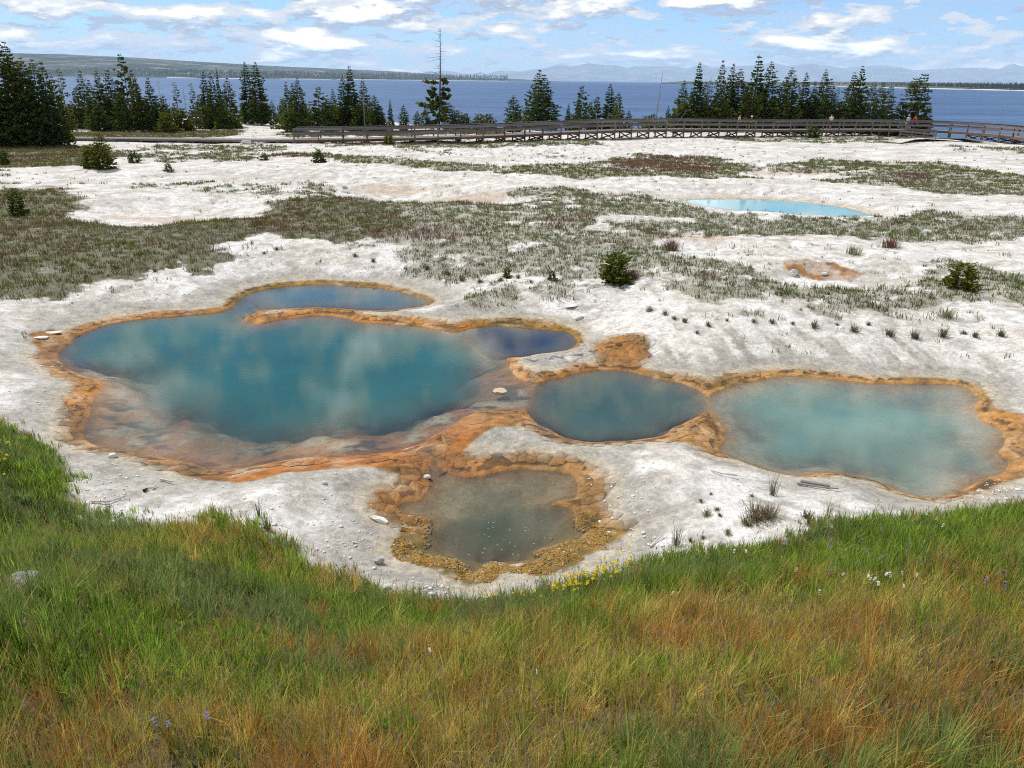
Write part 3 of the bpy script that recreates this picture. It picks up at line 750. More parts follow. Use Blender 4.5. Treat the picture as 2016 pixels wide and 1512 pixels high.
# ------------------------------------------------------------------ boardwalk
mw, t, out = material('weathered_wood')
oi = t.n('ShaderNodeObjectInfo'); p = t.n('ShaderNodeTexCoord').outputs['Object']
gr = t.noise(t.vmul(p, (3, 26, 26)), 1.0, 4, .6)
wc = t.mix(oi.outputs['Random'], (.13, .118, .112), (.235, .215, .20)); wc = t.mix(t.math('MULTIPLY', gr, .5), wc, (.07, .06, .055))
t.put(out.inputs[0], bsdf(t, wc, .85, .2))
mw2, t, out = material('brown_wood')
oi = t.n('ShaderNodeObjectInfo')
t.put(out.inputs[0], bsdf(t, t.mix(oi.outputs['Random'], (.085, .055, .042), (.17, .115, .085)), .85, .2))
def cube_mesh(name, mat):
    bm = bmesh.new(); bmesh.ops.create_cube(bm, size=1.0); me = bpy.data.meshes.new(name); bm.to_mesh(me); bm.free(); me.materials.append(mat); return me
CUBE_G, CUBE_B = cube_mesh('board', mw), cube_mesh('beam', mw2)
BP = [(-60,279,.36),(130,279.6,.36),(300,281,.36),(480,283,.36),(580,284,.42),(700,284,.5),(850,283,.62),(1000,281,.78),(1090,277.8,.88),(1190,275,.98),(1250,273.2,1.0),(1340,271.5,1.0),
      (1440,270.5,.92),(1520,270.3,.88),(1600,269.4,.86),(1700,268.6,.86),(1760,268.8,.86),(1818,270,.86),(1850,271.6,.86),(1880,273,.85),(1905,275,.84),(1960,280,.82),(2010,286,.8),(2060,293,.8)]
bx, by = onz([a[0] for a in BP], [a[1] for a in BP], .85)
pts = np.stack([bx, by, .85 + np.array([a[2] for a in BP])], 1)
dense = []
for i in range(len(pts) - 1):
    a, b = pts[i], pts[i + 1]; p0 = pts[max(i - 1, 0)]; p3 = pts[min(i + 2, len(pts) - 1)]
    for k in range(20):
        tt = k / 20; dense.append(.5 * ((2 * a) + (-p0 + b) * tt + (2 * p0 - 5 * a + 4 * b - p3) * tt ** 2 + (-p0 + 3 * a - 3 * b + p3) * tt ** 3))
dense = np.array(dense); acc = np.concatenate([[0], np.cumsum(np.hypot(*np.diff(dense[:, :2], axis=0).T))])
def path_at(s): return np.array([np.interp(s, acc, dense[:, k]) for k in range(3)])
def path_dir(s):
    d = path_at(s + .3) - path_at(s - .3); d[2] = 0; return d / np.linalg.norm(d)
s_rail = float(np.interp(onz(580, 284, .85)[0], dense[:len(dense) // 2, 0], acc[:len(dense) // 2]))
DECKW = 2.3
BW0 = path_at(s_rail)
boardwalk = tag(empty('boardwalk', BW0), 'long grey wooden boardwalk with plank rails curving in front of the lake', 'boardwalk')
def bar(name, a, b, w, h, me=CUBE_G, up=(0, 0, 1)):
    """a straight board from a to b: w across, h high"""
    a = np.asarray(a, float); b = np.asarray(b, float); d = b - a; L = np.linalg.norm(d); d = d / L
    upv = np.asarray(up, float); sx_ = np.cross(upv, d); sx_ = sx_ / (np.linalg.norm(sx_) + 1e-9); uz = np.cross(d, sx_)
    c = (a + b) / 2 - BW0
    o = bpy.data.objects.new(name, me); COL.objects.link(o); o.parent = boardwalk
    o.matrix_local = Matrix(((d[0] * L, sx_[0] * w, uz[0] * h, c[0]), (d[1] * L, sx_[1] * w, uz[1] * h, c[1]), (d[2] * L, sx_[2] * w, uz[2] * h, c[2]), (0, 0, 0, 1)))
    return o
def gh(x, y): return float(hgrid(np.array([x]), np.array([y]))[0])
stops = list(np.arange(s_rail, acc[-1] - 2.4, 2.45))
rows = {0: [], 1: []}
for s_ in stops:
    c = path_at(s_); d = path_dir(s_); nrm_ = np.array([-d[1], d[0], 0])
    for side in (0, 1):
        q = c + nrm_ * (DECKW + .09 if side else -.09); g = gh(q[0], q[1])
        lean = random.uniform(-.02, .02)
        bar('post', (q[0], q[1], max(g - .15, -2.5)), (q[0] + d[0] * lean, q[1] + d[1] * lean, c[2] + 1.10), .13, .13, CUBE_B if random.random() < .45 else CUBE_G, up=d)
        rows[side].append((q, c[2], d, nrm_))
    # bent under the deck
    a = c + nrm_ * .05; b = c + nrm_ * (DECKW - .05)
    bar('cross_beam', (a[0], a[1], c[2] - .29), (b[0], b[1], c[2] - .29), .14, .16, CUBE_B)
    ga, gb = gh(a[0], a[1]), gh(b[0], b[1])
    if c[2] - ga > .62:
        bar('brace', (a[0], a[1], ga + .08), (b[0], b[1], c[2] - .38), .05, .13, CUBE_B)
        a2 = a + d * .09; b2 = b + d * .09
        bar('brace', (a2[0], a2[1], c[2] - .38), (b2[0], b2[1], gb + .08), .05, .13, CUBE_B)
    for q in (a, b):
        bar('sleeper', (q[0] - d[0] * .3, q[1] - d[1] * .3, gh(q[0], q[1]) + .02), (q[0] + d[0] * .3, q[1] + d[1] * .3, gh(q[0], q[1]) + .02), .2, .14, CUBE_B)
for side in (0, 1):
    R_ = rows[side]
    for (q, z, d, n_), (q2, z2, d2, n2_) in zip(R_[:-1], R_[1:]):
        off = n_ * (-.09 if not side else .09)
        ap = lambda q_, z_, hgt: (q_[0] + off[0], q_[1] + off[1], z_ + hgt)
        j = lambda: random.uniform(-.012, .012)
        bar('top_rail', ap(q, z, 1.0 + j()), ap(q2, z2, 1.0 + j()), .045, .19)
        bar('mid_rail', ap(q, z, .55 + j()), ap(q2, z2, .55 + j()), .045, .18)
        bar('rail_cap', (q[0], q[1], z + 1.125 + .004 * side), (q2[0], q2[1], z2 + 1.125), .16, .04)
        bar('deck_edge', ap(q, z, -.12), ap(q2, z2, -.12), .05, .24, CUBE_B)
# low deck at the left has no rails
lowstops = list(np.arange(s_rail, 0.3, -2.6))
for a_, b_ in zip(lowstops[1:], lowstops[:-1]):
    for side in (0, 1):
        A_ = path_at(a_); B_ = path_at(b_); na = path_dir(a_); nb_ = path_dir(b_)
        qa = A_ + np.array([-na[1], na[0], 0]) * (DECKW if side else 0); qb = B_ + np.array([-nb_[1], nb_[0], 0]) * (DECKW if side else 0)
        bar('deck_edge', (qa[0], qa[1], A_[2] - .1), (qb[0], qb[1], B_[2] - .1), .05, .16, CUBE_G)
    A_ = path_at(a_); na = path_dir(a_); q2 = A_ + np.array([-na[1], na[0], 0]) * DECKW
    bar('sleeper', (A_[0], A_[1], gh(A_[0], A_[1]) + .06), (q2[0], q2[1], gh(q2[0], q2[1]) + .06), .2, .22, CUBE_B)
# deck planks: several hundred narrow boards, one object
VV, FF = [], []
s_ = .2
while s_ < acc[-1] - .2:
    c = path_at(s_); d = path_dir(s_); n_ = np.array([-d[1], d[0], 0]); zj = random.uniform(-.006, .006)
    b0 = len(VV)
    for dz in (-.045, 0):
        for (l, w_) in ((-.066, -.05), (.066, -.05), (.066, DECKW + .05), (-.066, DECKW + .05)):
            q = c + d * l + n_ * w_; VV.append((q[0] - BW0[0], q[1] - BW0[1], c[2] + dz + zj - BW0[2]))
    FF += [(b0 + 4, b0 + 5, b0 + 6, b0 + 7), (b0 + 3, b0 + 2, b0 + 1, b0)] + [(b0 + i, b0 + (i + 1) % 4, b0 + 4 + (i + 1) % 4, b0 + 4 + i) for i in range(4)]
    s_ += .145
md, t, out = material('deck_wood')
t.put(out.inputs[0], bsdf(t, t.mix(t.noise(pos(t), 5, 3), (.15, .135, .12), (.31, .285, .26)), .85, .2))
o = link('deck_planks', mesh_np('deck_planks', VV, np.array(FF).ravel(), np.full(len(FF), 4), None, False, md), boardwalk); o['kind'] = 'stuff'
# sloping side rails of the steps down at the platform
xa, ya = onz(1768, 270, .9); xb, yb = onz(1838, 273, .8)
for k, (z0, z1) in enumerate(((1.55, 1.05), (1.2, .62), (.86, .25))):
    bar('ramp_rail', (float(xa), float(ya) - .5, .8 + z0 - .35), (float(xb), float(yb) - .5, .8 + z1 - .1), .05, .2)
for fx_ in np.linspace(0, 1, 4):
    q = (float(xa + (xb - xa) * fx_), float(ya + (yb - ya) * fx_) - .42)
    bar('ramp_post', (q[0], q[1], gh(*q) - .1), (q[0], q[1], .8 + 1.25 - .32 * fx_), .11, .11, CUBE_G, up=(0, 1, 0))

# ------------------------------------------------------------------ trees
mt, t, out = material('needles')
oi = t.n('ShaderNodeObjectInfo'); nc = t.attr('leaf')
nc = t.mix(oi.outputs['Random'], t.mix(1.0, nc, (.80, .92, .95), 'MULTIPLY'), t.mix(1.0, nc, (1.35, 1.18, .85), 'MULTIPLY'))
d_ = t.n('ShaderNodeBsdfDiffuse'); t.put(d_.inputs[0], nc); tr_ = t.n('ShaderNodeBsdfTranslucent'); t.put(tr_.inputs[0], nc)
mx = t.n('ShaderNodeMixShader'); mx.inputs[0].default_value = .3; t.put(mx.inputs[1], d_.outputs[0]); t.put(mx.inputs[2], tr_.outputs[0]); t.put(out.inputs[0], mx.outputs[0])
mbk, t, out = material('bark'); t.put(out.inputs[0], bsdf(t, t.mix(t.noise(pos(t), 9, 4), (.065, .05, .042), (.15, .125, .11)), .9, .1))
mdead, t, out = material('dead_wood'); t.put(out.inputs[0], bsdf(t, t.mix(t.noise(pos(t), 6, 4), (.16, .15, .145), (.32, .30, .29)), .9, .1))
def tube(path, radii, sides=5):
    path = np.asarray(path, float); n = len(path); V = []; F = []
    for i in range(n):
        d = path[min(i + 1, n - 1)] - path[max(i - 1, 0)]; d = d / (np.linalg.norm(d) + 1e-9)
        a = np.cross(d, (0, 1, 0) if abs(d[1]) < .9 else (1, 0, 0)); a /= np.linalg.norm(a); b = np.cross(d, a)
        for k in range(sides):
            an = 2 * math.pi * k / sides; V.append(path[i] + radii[i] * (math.cos(an) * a + math.sin(an) * b))
    for i in range(n - 1):
        for k in range(sides):
            k2 = (k + 1) % sides; F.append((i * sides + k, i * sides + k2, (i + 1) * sides + k2, (i + 1) * sides + k))
    F.append(tuple(range((n - 1) * sides, n * sides)))
    return V, F
def join(parts):
    V = []; F = []
    for v, f in parts:
        b = len(V); V += [tuple(q) for q in v]; F += [tuple(i + b for i in q) for q in f]
    return V, F
def facemesh(name, V, F, mat, cols=None):
    ff, ll = flat(F); return mesh_np(name, np.array(V), ff, ll, cols, False, mat)
def conifer(seed, width=.17, levels=34, per=8, z0=.06, open_=0.0, dead=0.0, green=(.040, .066, .026), leafs=9, top_pow=.9, size=.030, bare_top=0.0, wind=0.0, grey=0.0):
    """unit-height conifer: trunk mesh and crown mesh"""
    rg = np.random.default_rng(seed)
    bend = rg.normal(0, .008, 2)
    tp = [(bend[0] * math.sin(z * 3), bend[1] * math.sin(z * 2.3), z) for z in np.linspace(-.02, .995, 9)]
    tr = np.linspace(.0135, .0018, 9)
    tparts = [tube(tp, tr, 6)]
    V = []; F = []; C = []
    for li in range(levels):
        f = (li + rg.uniform(-.3, .3)) / levels
        z = z0 + (1 - z0) * max(f, 0) ** .95
        if z > .985: continue
        prof = (1 - z) ** top_pow
        low = min(1, .55 + f * 3)
        R0 = width * 1.28 * prof * low + .004
        for b in range(per):
            if rg.random() < open_: continue
            an = rg.uniform(0, 2 * math.pi); L = R0 * rg.uniform(.55, 1.18)
            if wind: L *= 1 + wind * math.cos(an)
            L *= 1 + .28 * math.sin(an * 2 + seed * 1.7 + z * 7) + .12 * math.sin(an * 3 - z * 19)
            droop = rg.uniform(-.35, .12) - .25 * (1 - z); curl = rg.uniform(.1, .4)
            bare = z > 1 - bare_top or rg.random() < dead
            pts_ = []
            for k in range(4):
                s_ = k / 3; pts_.append((math.cos(an) * L * s_, math.sin(an) * L * s_, z + L * (droop * s_ + curl * s_ * s_)))
            if bare:
                tparts.append(tube(pts_, [.0022, .0016, .0011, .0006], 3)); 
                if z > 1 - bare_top or rg.random() < .7: continue
            elif rg.random() < .25: tparts.append(tube(pts_, [.0028, .002, .0013, .0007], 3))
            nl = max(4, int(leafs * (L / (width + .01)) ** .6 * 1.9))
            for k in range(nl):
                s_ = rg.uniform(.12, 1.05) ** .75
                base = np.array([math.cos(an) * L * s_, math.sin(an) * L * s_, z + L * (droop * s_ + curl * s_ * s_)])
                side = rg.uniform(-1.0, 1.0); a2 = an + side
                ln = size * rg.uniform(.7, 1.5) * (.38 + .95 * prof)
                up_ = rg.uniform(-.35, .55)
                d = np.array([math.cos(a2), math.sin(a2), up_]); d /= np.linalg.norm(d)
                w = np.cross(d, rg.normal(0, 1, 3)); w /= np.linalg.norm(w)
                wd = ln * rg.uniform(.28, .5)
                i0 = len(V); m_ = base + d * ln * .45
                V += [tuple(base), tuple(m_ + w * wd), tuple(base + d * ln), tuple(m_ - w * wd)]
                F.append((i0, i0 + 1, i0 + 2, i0 + 3))
                g = np.array(green) * np.array([1.75, 1.6, 1.0]) * rg.uniform(.45, 1.5); g = g * np.array([rg.uniform(.85, 1.3), 1, rg.uniform(.7, 1.15)])
                if grey: g = lerp(g, np.array([.17, .165, .145]), grey * rg.uniform(.5, 1.2))
                if rg.random() < .03: g = np.array([.14, .075, .035])
                C += [g] * 4
    tv, tf = join(tparts)
    tm = facemesh('trunk', tv, tf, mdead if (grey > .5 or dead > .5) else mbk)
    cm = facemesh('crown', V, F, mt, {'leaf': np.array(C)}) if V else None
    return tm, cm
PROTO = {
 'spruce': [conifer(1, .155, 36, 9), conifer(2, .175, 34, 9), conifer(3, .14, 38, 9, green=(.034, .060, .028)), conifer(4, .165, 34, 9, top_pow=.75)],
 'wide': [conifer(5, .26, 26, 10, top_pow=.7, size=.04, green=(.050, .078, .026)), conifer(6, .30, 24, 10, top_pow=.62, size=.042, green=(.046, .072, .026))],
 'pine': [conifer(7, .19, 22, 7, z0=.16, open_=.25, top_pow=.55, size=.042, green=(.043, .066, .030)), conifer(8, .17, 24, 7, z0=.2, open_=.3, top_pow=.6, size=.04)],
 'sparse': [conifer(9, .16, 24, 6, z0=.12, open_=.35, dead=.3, top_pow=.7, size=.034, grey=.35, green=(.05, .07, .04)), conifer(10, .15, 26, 6, z0=.1, open_=.3, dead=.25, top_pow=.7, size=.03, grey=.7)],
 'leaning': [conifer(11, .20, 34, 9, top_pow=.8, wind=-.35, green=(.034, .060, .028)), conifer(12, .19, 32, 9, top_pow=.75, wind=-.3)],
 'bush': [conifer(13, .42, 16, 10, z0=.02, top_pow=.5, size=.075, green=(.055, .082, .026)), conifer(14, .5, 14, 10, z0=.02, top_pow=.45, size=.08, green=(.06, .085, .03))],
 'narrow': [conifer(15, .105, 34, 8, green=(.036, .062, .03)), conifer(16, .095, 34, 8)],
 'deadtop': [conifer(17, .115, 40, 6, z0=.05, bare_top=.50, open_=.55, dead=.12, top_pow=.35, size=.040, wind=-.45, green=(.036, .058, .026))],
}
rg0 = np.random.default_rng(99)
EXACT = {'spruce': .155, 'wide': .27, 'pine': .18}
def place_tree(kind, u, vtop, label, dist=None, vbase=None, group=None, wmul=1.0, lean=0.0, rootname=None, cat='tree', var=None):
    if dist is None: x, y, z = P1(u, vbase)
    else:
        d = ray(u, 260.); y = dist; x = float(d[0] / d[1] * y); z = gh(x, y)
    dt = ray(u, vtop); ztop = CAMZ + float(dt[2] / dt[1]) * y
    H = max(ztop - z + .1, .3)
    pr = PROTO[kind]; tm, cm = pr[int(rg0.integers(len(pr))) if var is None else var]
    nm = rootname or {'spruce': 'spruce_tree', 'narrow': 'spruce_tree', 'leaning': 'spruce_tree', 'wide': 'pine_tree', 'pine': 'pine_tree', 'sparse': 'pine_tree', 'bush': 'young_pine', 'deadtop': 'pine_tree'}[kind]
    e = empty(nm, (x, y, z - .05), float(rg0.uniform(0, 6.28)) if kind != 'leaning' else float(rg0.uniform(-.3, .3)))
    e.scale = (H * wmul, H * wmul, H)
    if lean: e.rotation_euler = (0, lean, e.rotation_euler[2])
    tag(e, label, cat, group)
    link('trunk', tm, e)
    if cm: link('crown', cm, e)
    return e
CLUMPS = [
 ('of the dark clump at the left edge', 'trees in front of the low boardwalk', None, 288, [
   (-40,120,'spruce',1.15),(-12,150,'wide',1),(8,134,'spruce',1.2),(34,74,'spruce',.95),(50,82,'spruce',1),(62,118,'wide',.8),(76,113,'spruce',1.1),(96,117,'spruce',1.15),(113,120,'spruce',.95),(128,150,'wide',.7),(24,190,'bush',.6),(104,205,'bush',.6)]),
 ('of the stand behind the low boardwalk', 'trees behind the low boardwalk', 100, None, [
   (138,132,'sparse',.8),(162,172,'wide',.6),(176,138,'spruce',1.1),(192,156,'spruce',1.1),(211,139,'spruce',1),(232,136,'spruce',1.15),(262,104,'pine',.85),(279,136,'spruce',1.05),(247,178,'wide',.9),(306,152,'spruce',1.3),(330,186,'wide',.7),
   (222,190,'bush',.7),(290,195,'bush',.7),(345,212,'bush',.8),(150,205,'bush',.8),(170,215,'bush',1),(200,205,'bush',.9),(245,215,'bush',.9),(268,208,'bush',.8),(312,205,'bush',.8),(330,222,'bush',1),(360,215,'bush',.9)]),
 ('of the group left of the white clearing', 'trees left of the white clearing', 106, None, [
   (357,161,'sparse',.9),(388,163,'sparse',.8),(401,186,'wide',.7),(412,140,'spruce',.9),(428,142,'spruce',1),(440,133,'narrow',.55),(459,152,'spruce',1.1),(422,205,'bush',.9),(392,210,'bush',.9),(408,218,'bush',.9),(445,205,'bush',.8),(462,220,'bush',.8)]),
 ('of the tall pair by the clearing', 'trees at the right of the white clearing', 117, None, [
   (494,121,'spruce',1.15),(516,121,'spruce',1.2),(505,190,'wide',.8),(490,205,'bush',.8),(522,200,'bush',.8),(550,225,'bush',.9),(541,197,'spruce',1.3),(560,192,'wide',.8)]),
 ('of the row behind the railed boardwalk', 'trees behind the left half of the railed boardwalk', 104, None, [
   (573,160,'spruce',1.0),(583,163,'spruce',.9),(593,154,'spruce',1.25),(633,170,'pine',1.0),(647,193,'wide',.8),(662,174,'spruce',1),(680,148,'spruce',.95),(697,129,'spruce',1.0),(698,188,'wide',.8),(720,152,'spruce',1.0),(740,187,'spruce',1.2),
   (749,206,'spruce',1.4),(771,196,'narrow',1.0),(795,206,'wide',.75),(616,214,'bush',.8),(672,214,'bush',.8),(572,212,'bush',.8),(600,205,'bush',.8),(632,215,'bush',.8),(655,205,'bush',.8),(690,212,'bush',.8),(712,205,'bush',.8),(735,215,'bush',.8)]),
 ('of the low trees beside the dead topped pine', 'low trees beside the dead topped pine', 106, None, [
   (822,218,'wide',.9),(838,210,'pine',1.2),(887,201,'wide',1.0),(903,216,'wide',1.1),(917,223,'bush',.8),(944,224,'bush',.8),(961,224,'bush',.8)]),
 ('of the lakeside group in the middle', 'trees in the middle of the lake shore', 110, None, [
   (1012,188,'wide',1.15),(1038,205,'wide',.7),(1055,135,'spruce',1.2),(1068,145,'spruce',1.45),(1089,213,'spruce',1.3),(1118,203,'narrow',1.2),(1126,224,'bush',.6),(1138,187,'spruce',1.1),(1143,167,'pine',.85),(1160,200,'wide',.8),(1172,189,'wide',.75),
   (1197,164,'spruce',1.45),(1214,181,'wide',.85),(1236,216,'wide',.7),(1272,228,'bush',.8),(1284,224,'bush',.7),(1312,208,'spruce',1.2),(1300,230,'bush',.8),(1328,222,'spruce',1.1)]),
 ('of the tall right hand stand', 'trees of the tall stand on the right', 113, None, [
   (1338,158,'spruce',1.1),(1350,190,'wide',.8),(1365,121,'spruce',1.15),(1380,160,'spruce',1.1),(1390,152,'sparse',.9),(1408,116,'spruce',.75),(1402,180,'wide',.8),(1428,123,'spruce',.85),(1445,135,'spruce',1.35),(1432,185,'wide',.9),(1460,180,'wide',.8),(1478,107,'spruce',1.3),
   (1472,176,'wide',.8),(1502,120,'spruce',1.1),(1490,185,'wide',.8),(1527,158,'spruce',1.2),(1549,132,'spruce',1.1),(1540,185,'wide',.8),(1573,141,'spruce',1.2),(1593,159,'spruce',1),(1609,136,'spruce',1.1),(1600,190,'wide',.9),(1622,153,'spruce',1.0),
   (1638,167,'sparse',.9),(1648,200,'wide',.7),(1665,142,'spruce',1.0),(1677,129,'spruce',1.0),(1683,187,'spruce',1.3),(1345,200,'bush',.9),(1372,195,'bush',.9),(1393,205,'bush',.8),(1417,200,'bush',.9),(1452,205,'bush',.9),(1485,200,'bush',.8),(1512,195,'bush',.9),(1533,205,'bush',.8),(1560,195,'bush',.9),(1585,205,'bush',.9),(1615,200,'bush',.9),(1630,205,'bush',.8),(1662,205,'bush',.8)]),
 ('of the separate trees right of the tall stand', 'separate trees near the viewing platform', 113, None, [
   (1708,165,'leaning',1.1),(1724,162,'leaning',1.0),(1716,205,'wide',.7),(1742,170,'leaning',1.0),(1735,205,'wide',.7),(1765,192,'spruce',1.2),(1784,152,'leaning',1.1),(1802,143,'leaning',1.25),(1819,204,'spruce',1.2)]),
]
KW = {'spruce': 'dark spruce', 'wide': 'bushy full pine', 'pine': 'open crowned pine', 'sparse': 'thin greyish pine', 'bush': 'low young pine', 'narrow': 'slim dark spruce', 'leaning': 'wind swept spruce', 'deadtop': 'pine'}
for desc, grp, dist, vb, items in CLUMPS:
    items = sorted(items)
    cnt = {}
    for (u, vt_, kind, wm) in items:
        cnt[kind] = cnt.get(kind, 0) + 1
    seen = {}
    for (u, vt_, kind, wm) in items:
        seen[kind] = seen.get(kind, 0) + 1
        lab = (KW[kind] + ' ' + desc) if cnt[kind] == 1 else f"{ORD[seen[kind] - 1]} {KW[kind]} from left {desc}"
        jit = float(rg0.uniform(-4, 5))
        if dist is None: place_tree(kind, u, vt_, lab, vbase=vb + float(rg0.uniform(-4, 3)), group=grp, wmul=wm)
        else: place_tree(kind, u, vt_, lab, lean=float(rg0.normal(0, .022)), dist=dist + jit * (1 if dist < 112 or u < 600 else .5) - (5 if kind == 'bush' and dist > 103 else 0) * 0, group=grp, wmul=wm * float(rg0.uniform(.84, 1.2)))
place_tree('deadtop', 864, 53, 'tall pine with a bare dead top standing above all others', dist=108, wmul=.95, lean=.035)
bpy.data.objects[[o.name for o in bpy.data.objects if o.get('label', '').startswith('tall pine with a bare')][0]].rotation_euler.z = 0.0
def dead_pole(u, vt_, label, dist, lean, r=.013, stubs=14, seed=1):
    d = ray(u, 260.); y = dist; x = float(d[0] / d[1] * y); z = gh(x, y); dt = ray(u, vt_); H = CAMZ + float(dt[2] / dt[1]) * y - z
    rg = np.random.default_rng(seed)
    e = empty('dead_tree', (x, y, z - .05)); e.rotation_euler = (0, lean, 0); tag(e, label, 'dead tree', 'dead bare trees along the shore')
    v, f = tube([(0, 0, 0), (.02, 0, H * .5), (0, 0, H)], [r * H, r * H * .7, r * H * .25], 6); link('trunk', facemesh('trunk', v, f, mdead), e)
    for k in range(stubs):
        zb = H * rg.uniform(.25, .95); an = rg.uniform(0, 6.28); L = H * rg.uniform(.03, .10)
        v, f = tube([(0, 0, zb), (math.cos(an) * L * .6, math.sin(an) * L * .6, zb - L * .1), (math.cos(an) * L, math.sin(an) * L, zb - L * .35)], [.02, .014, .006], 3)
        link('branch', facemesh('branch', v, f, mdead), e)
dead_pole(1287, 138, 'bare branchless dead pole leaning right in front of open lake', 106, .075, .012, 0)
dead_pole(1083, 184, 'thin dead snag right of the tall middle pair', 108, .0, .008, 16, 2)
dead_pole(327, 150, 'thin dead snag behind the low boardwalk stand', 101, -.02, .007, 14, 3)
dead_pole(111, 108, 'dead spike rising from the dark clump at the left edge', 84, .0, .007, 14, 4)
dead_pole(719, 158, 'pale grey dead trunk in the row behind the railed boardwalk', 101, .0, .014, 22, 5)
dead_pole(371, 170, 'bare grey snag beside the thin greyish pines', 103, .02, .008, 14, 6)
dead_pole(1318, 205, 'fallen grey trunk leaning into the tall right hand stand', 108, .62, .012, 4, 7)
# young pines in front of the boardwalk
place_tree('wide', 205, 262, 'bushy young pine standing alone on white ground at left', vbase=333, rootname='young_pine', wmul=1.25, var=0)
place_tree('bush', 180, 286, 'smaller bushy pine touching the lone left pine', vbase=331, wmul=.85)
place_tree('bush', 265, 297, 'round little pine just right of the lone left pine', vbase=320, wmul=.9)
place_tree('wide', 36, 370, 'small cone shaped pine in the brown meadow at left edge', vbase=424, rootname='young_pine', wmul=1.05, var=1)
place_tree('bush', 628, 294, 'small dark pine on white strip before the railed boardwalk', vbase=320, wmul=.95)
place_tree('bush', 520, 301, 'tiny dark pine left of the white strip', vbase=316, wmul=.9)
place_tree('bush', 332, 322, 'tiny pine seedling on bare white ground', vbase=337, wmul=.9)
place_tree('bush', 1600, 247, 'low pine against the boardwalk below the person in white', vbase=272, wmul=1.1)
place_tree('bush', 765, 264, 'small pine against the front posts of the boardwalk', vbase=284, wmul=1.0)
place_tree('bush', 10, 296, 'small pine at the far left edge of the brown grass', vbase=324, wmul=.8)

# ------------------------------------------------------------------ people on the boardwalk
def skin_mesh(name, verts, edges, radii, mat, root=0, sub=1):
    me = bpy.data.meshes.new(name); me.from_pydata([tuple(v) for v in verts], edges, [])
    ob = bpy.data.objects.new(name, me); COL.objects.link(ob)
    sk = ob.modifiers.new('skin', 'SKIN'); sk.use_smooth_shade = True
    for i, rr in enumerate(radii):
        d = me.skin_vertices[0].data[i]; d.radius = (rr, rr) if not hasattr(rr, '__len__') else rr; d.use_root = (i == root)
    ss = ob.modifiers.new('smooth', 'SUBSURF'); ss.levels = sub; ss.render_levels = sub
    dg = bpy.context.evaluated_depsgraph_get(); ev = ob.evaluated_get(dg)
    m2 = bpy.data.meshes.new_from_object(ev); m2.name = name; bpy.data.objects.remove(ob)
    m2.materials.clear(); m2.materials.append(mat)
    return m2
def flatmat(name, col, rough=.8):
    m, t, out = material(name); f = t.noise(pos(t), 40, 3)
    t.put(out.inputs[0], bsdf(t, t.mix(f, tuple(c * .85 for c in col), tuple(min(c * 1.12, .9) for c in col)), rough, .25)); return m
SKINM = flatmat('skin', (.48, .28, .20), .6)
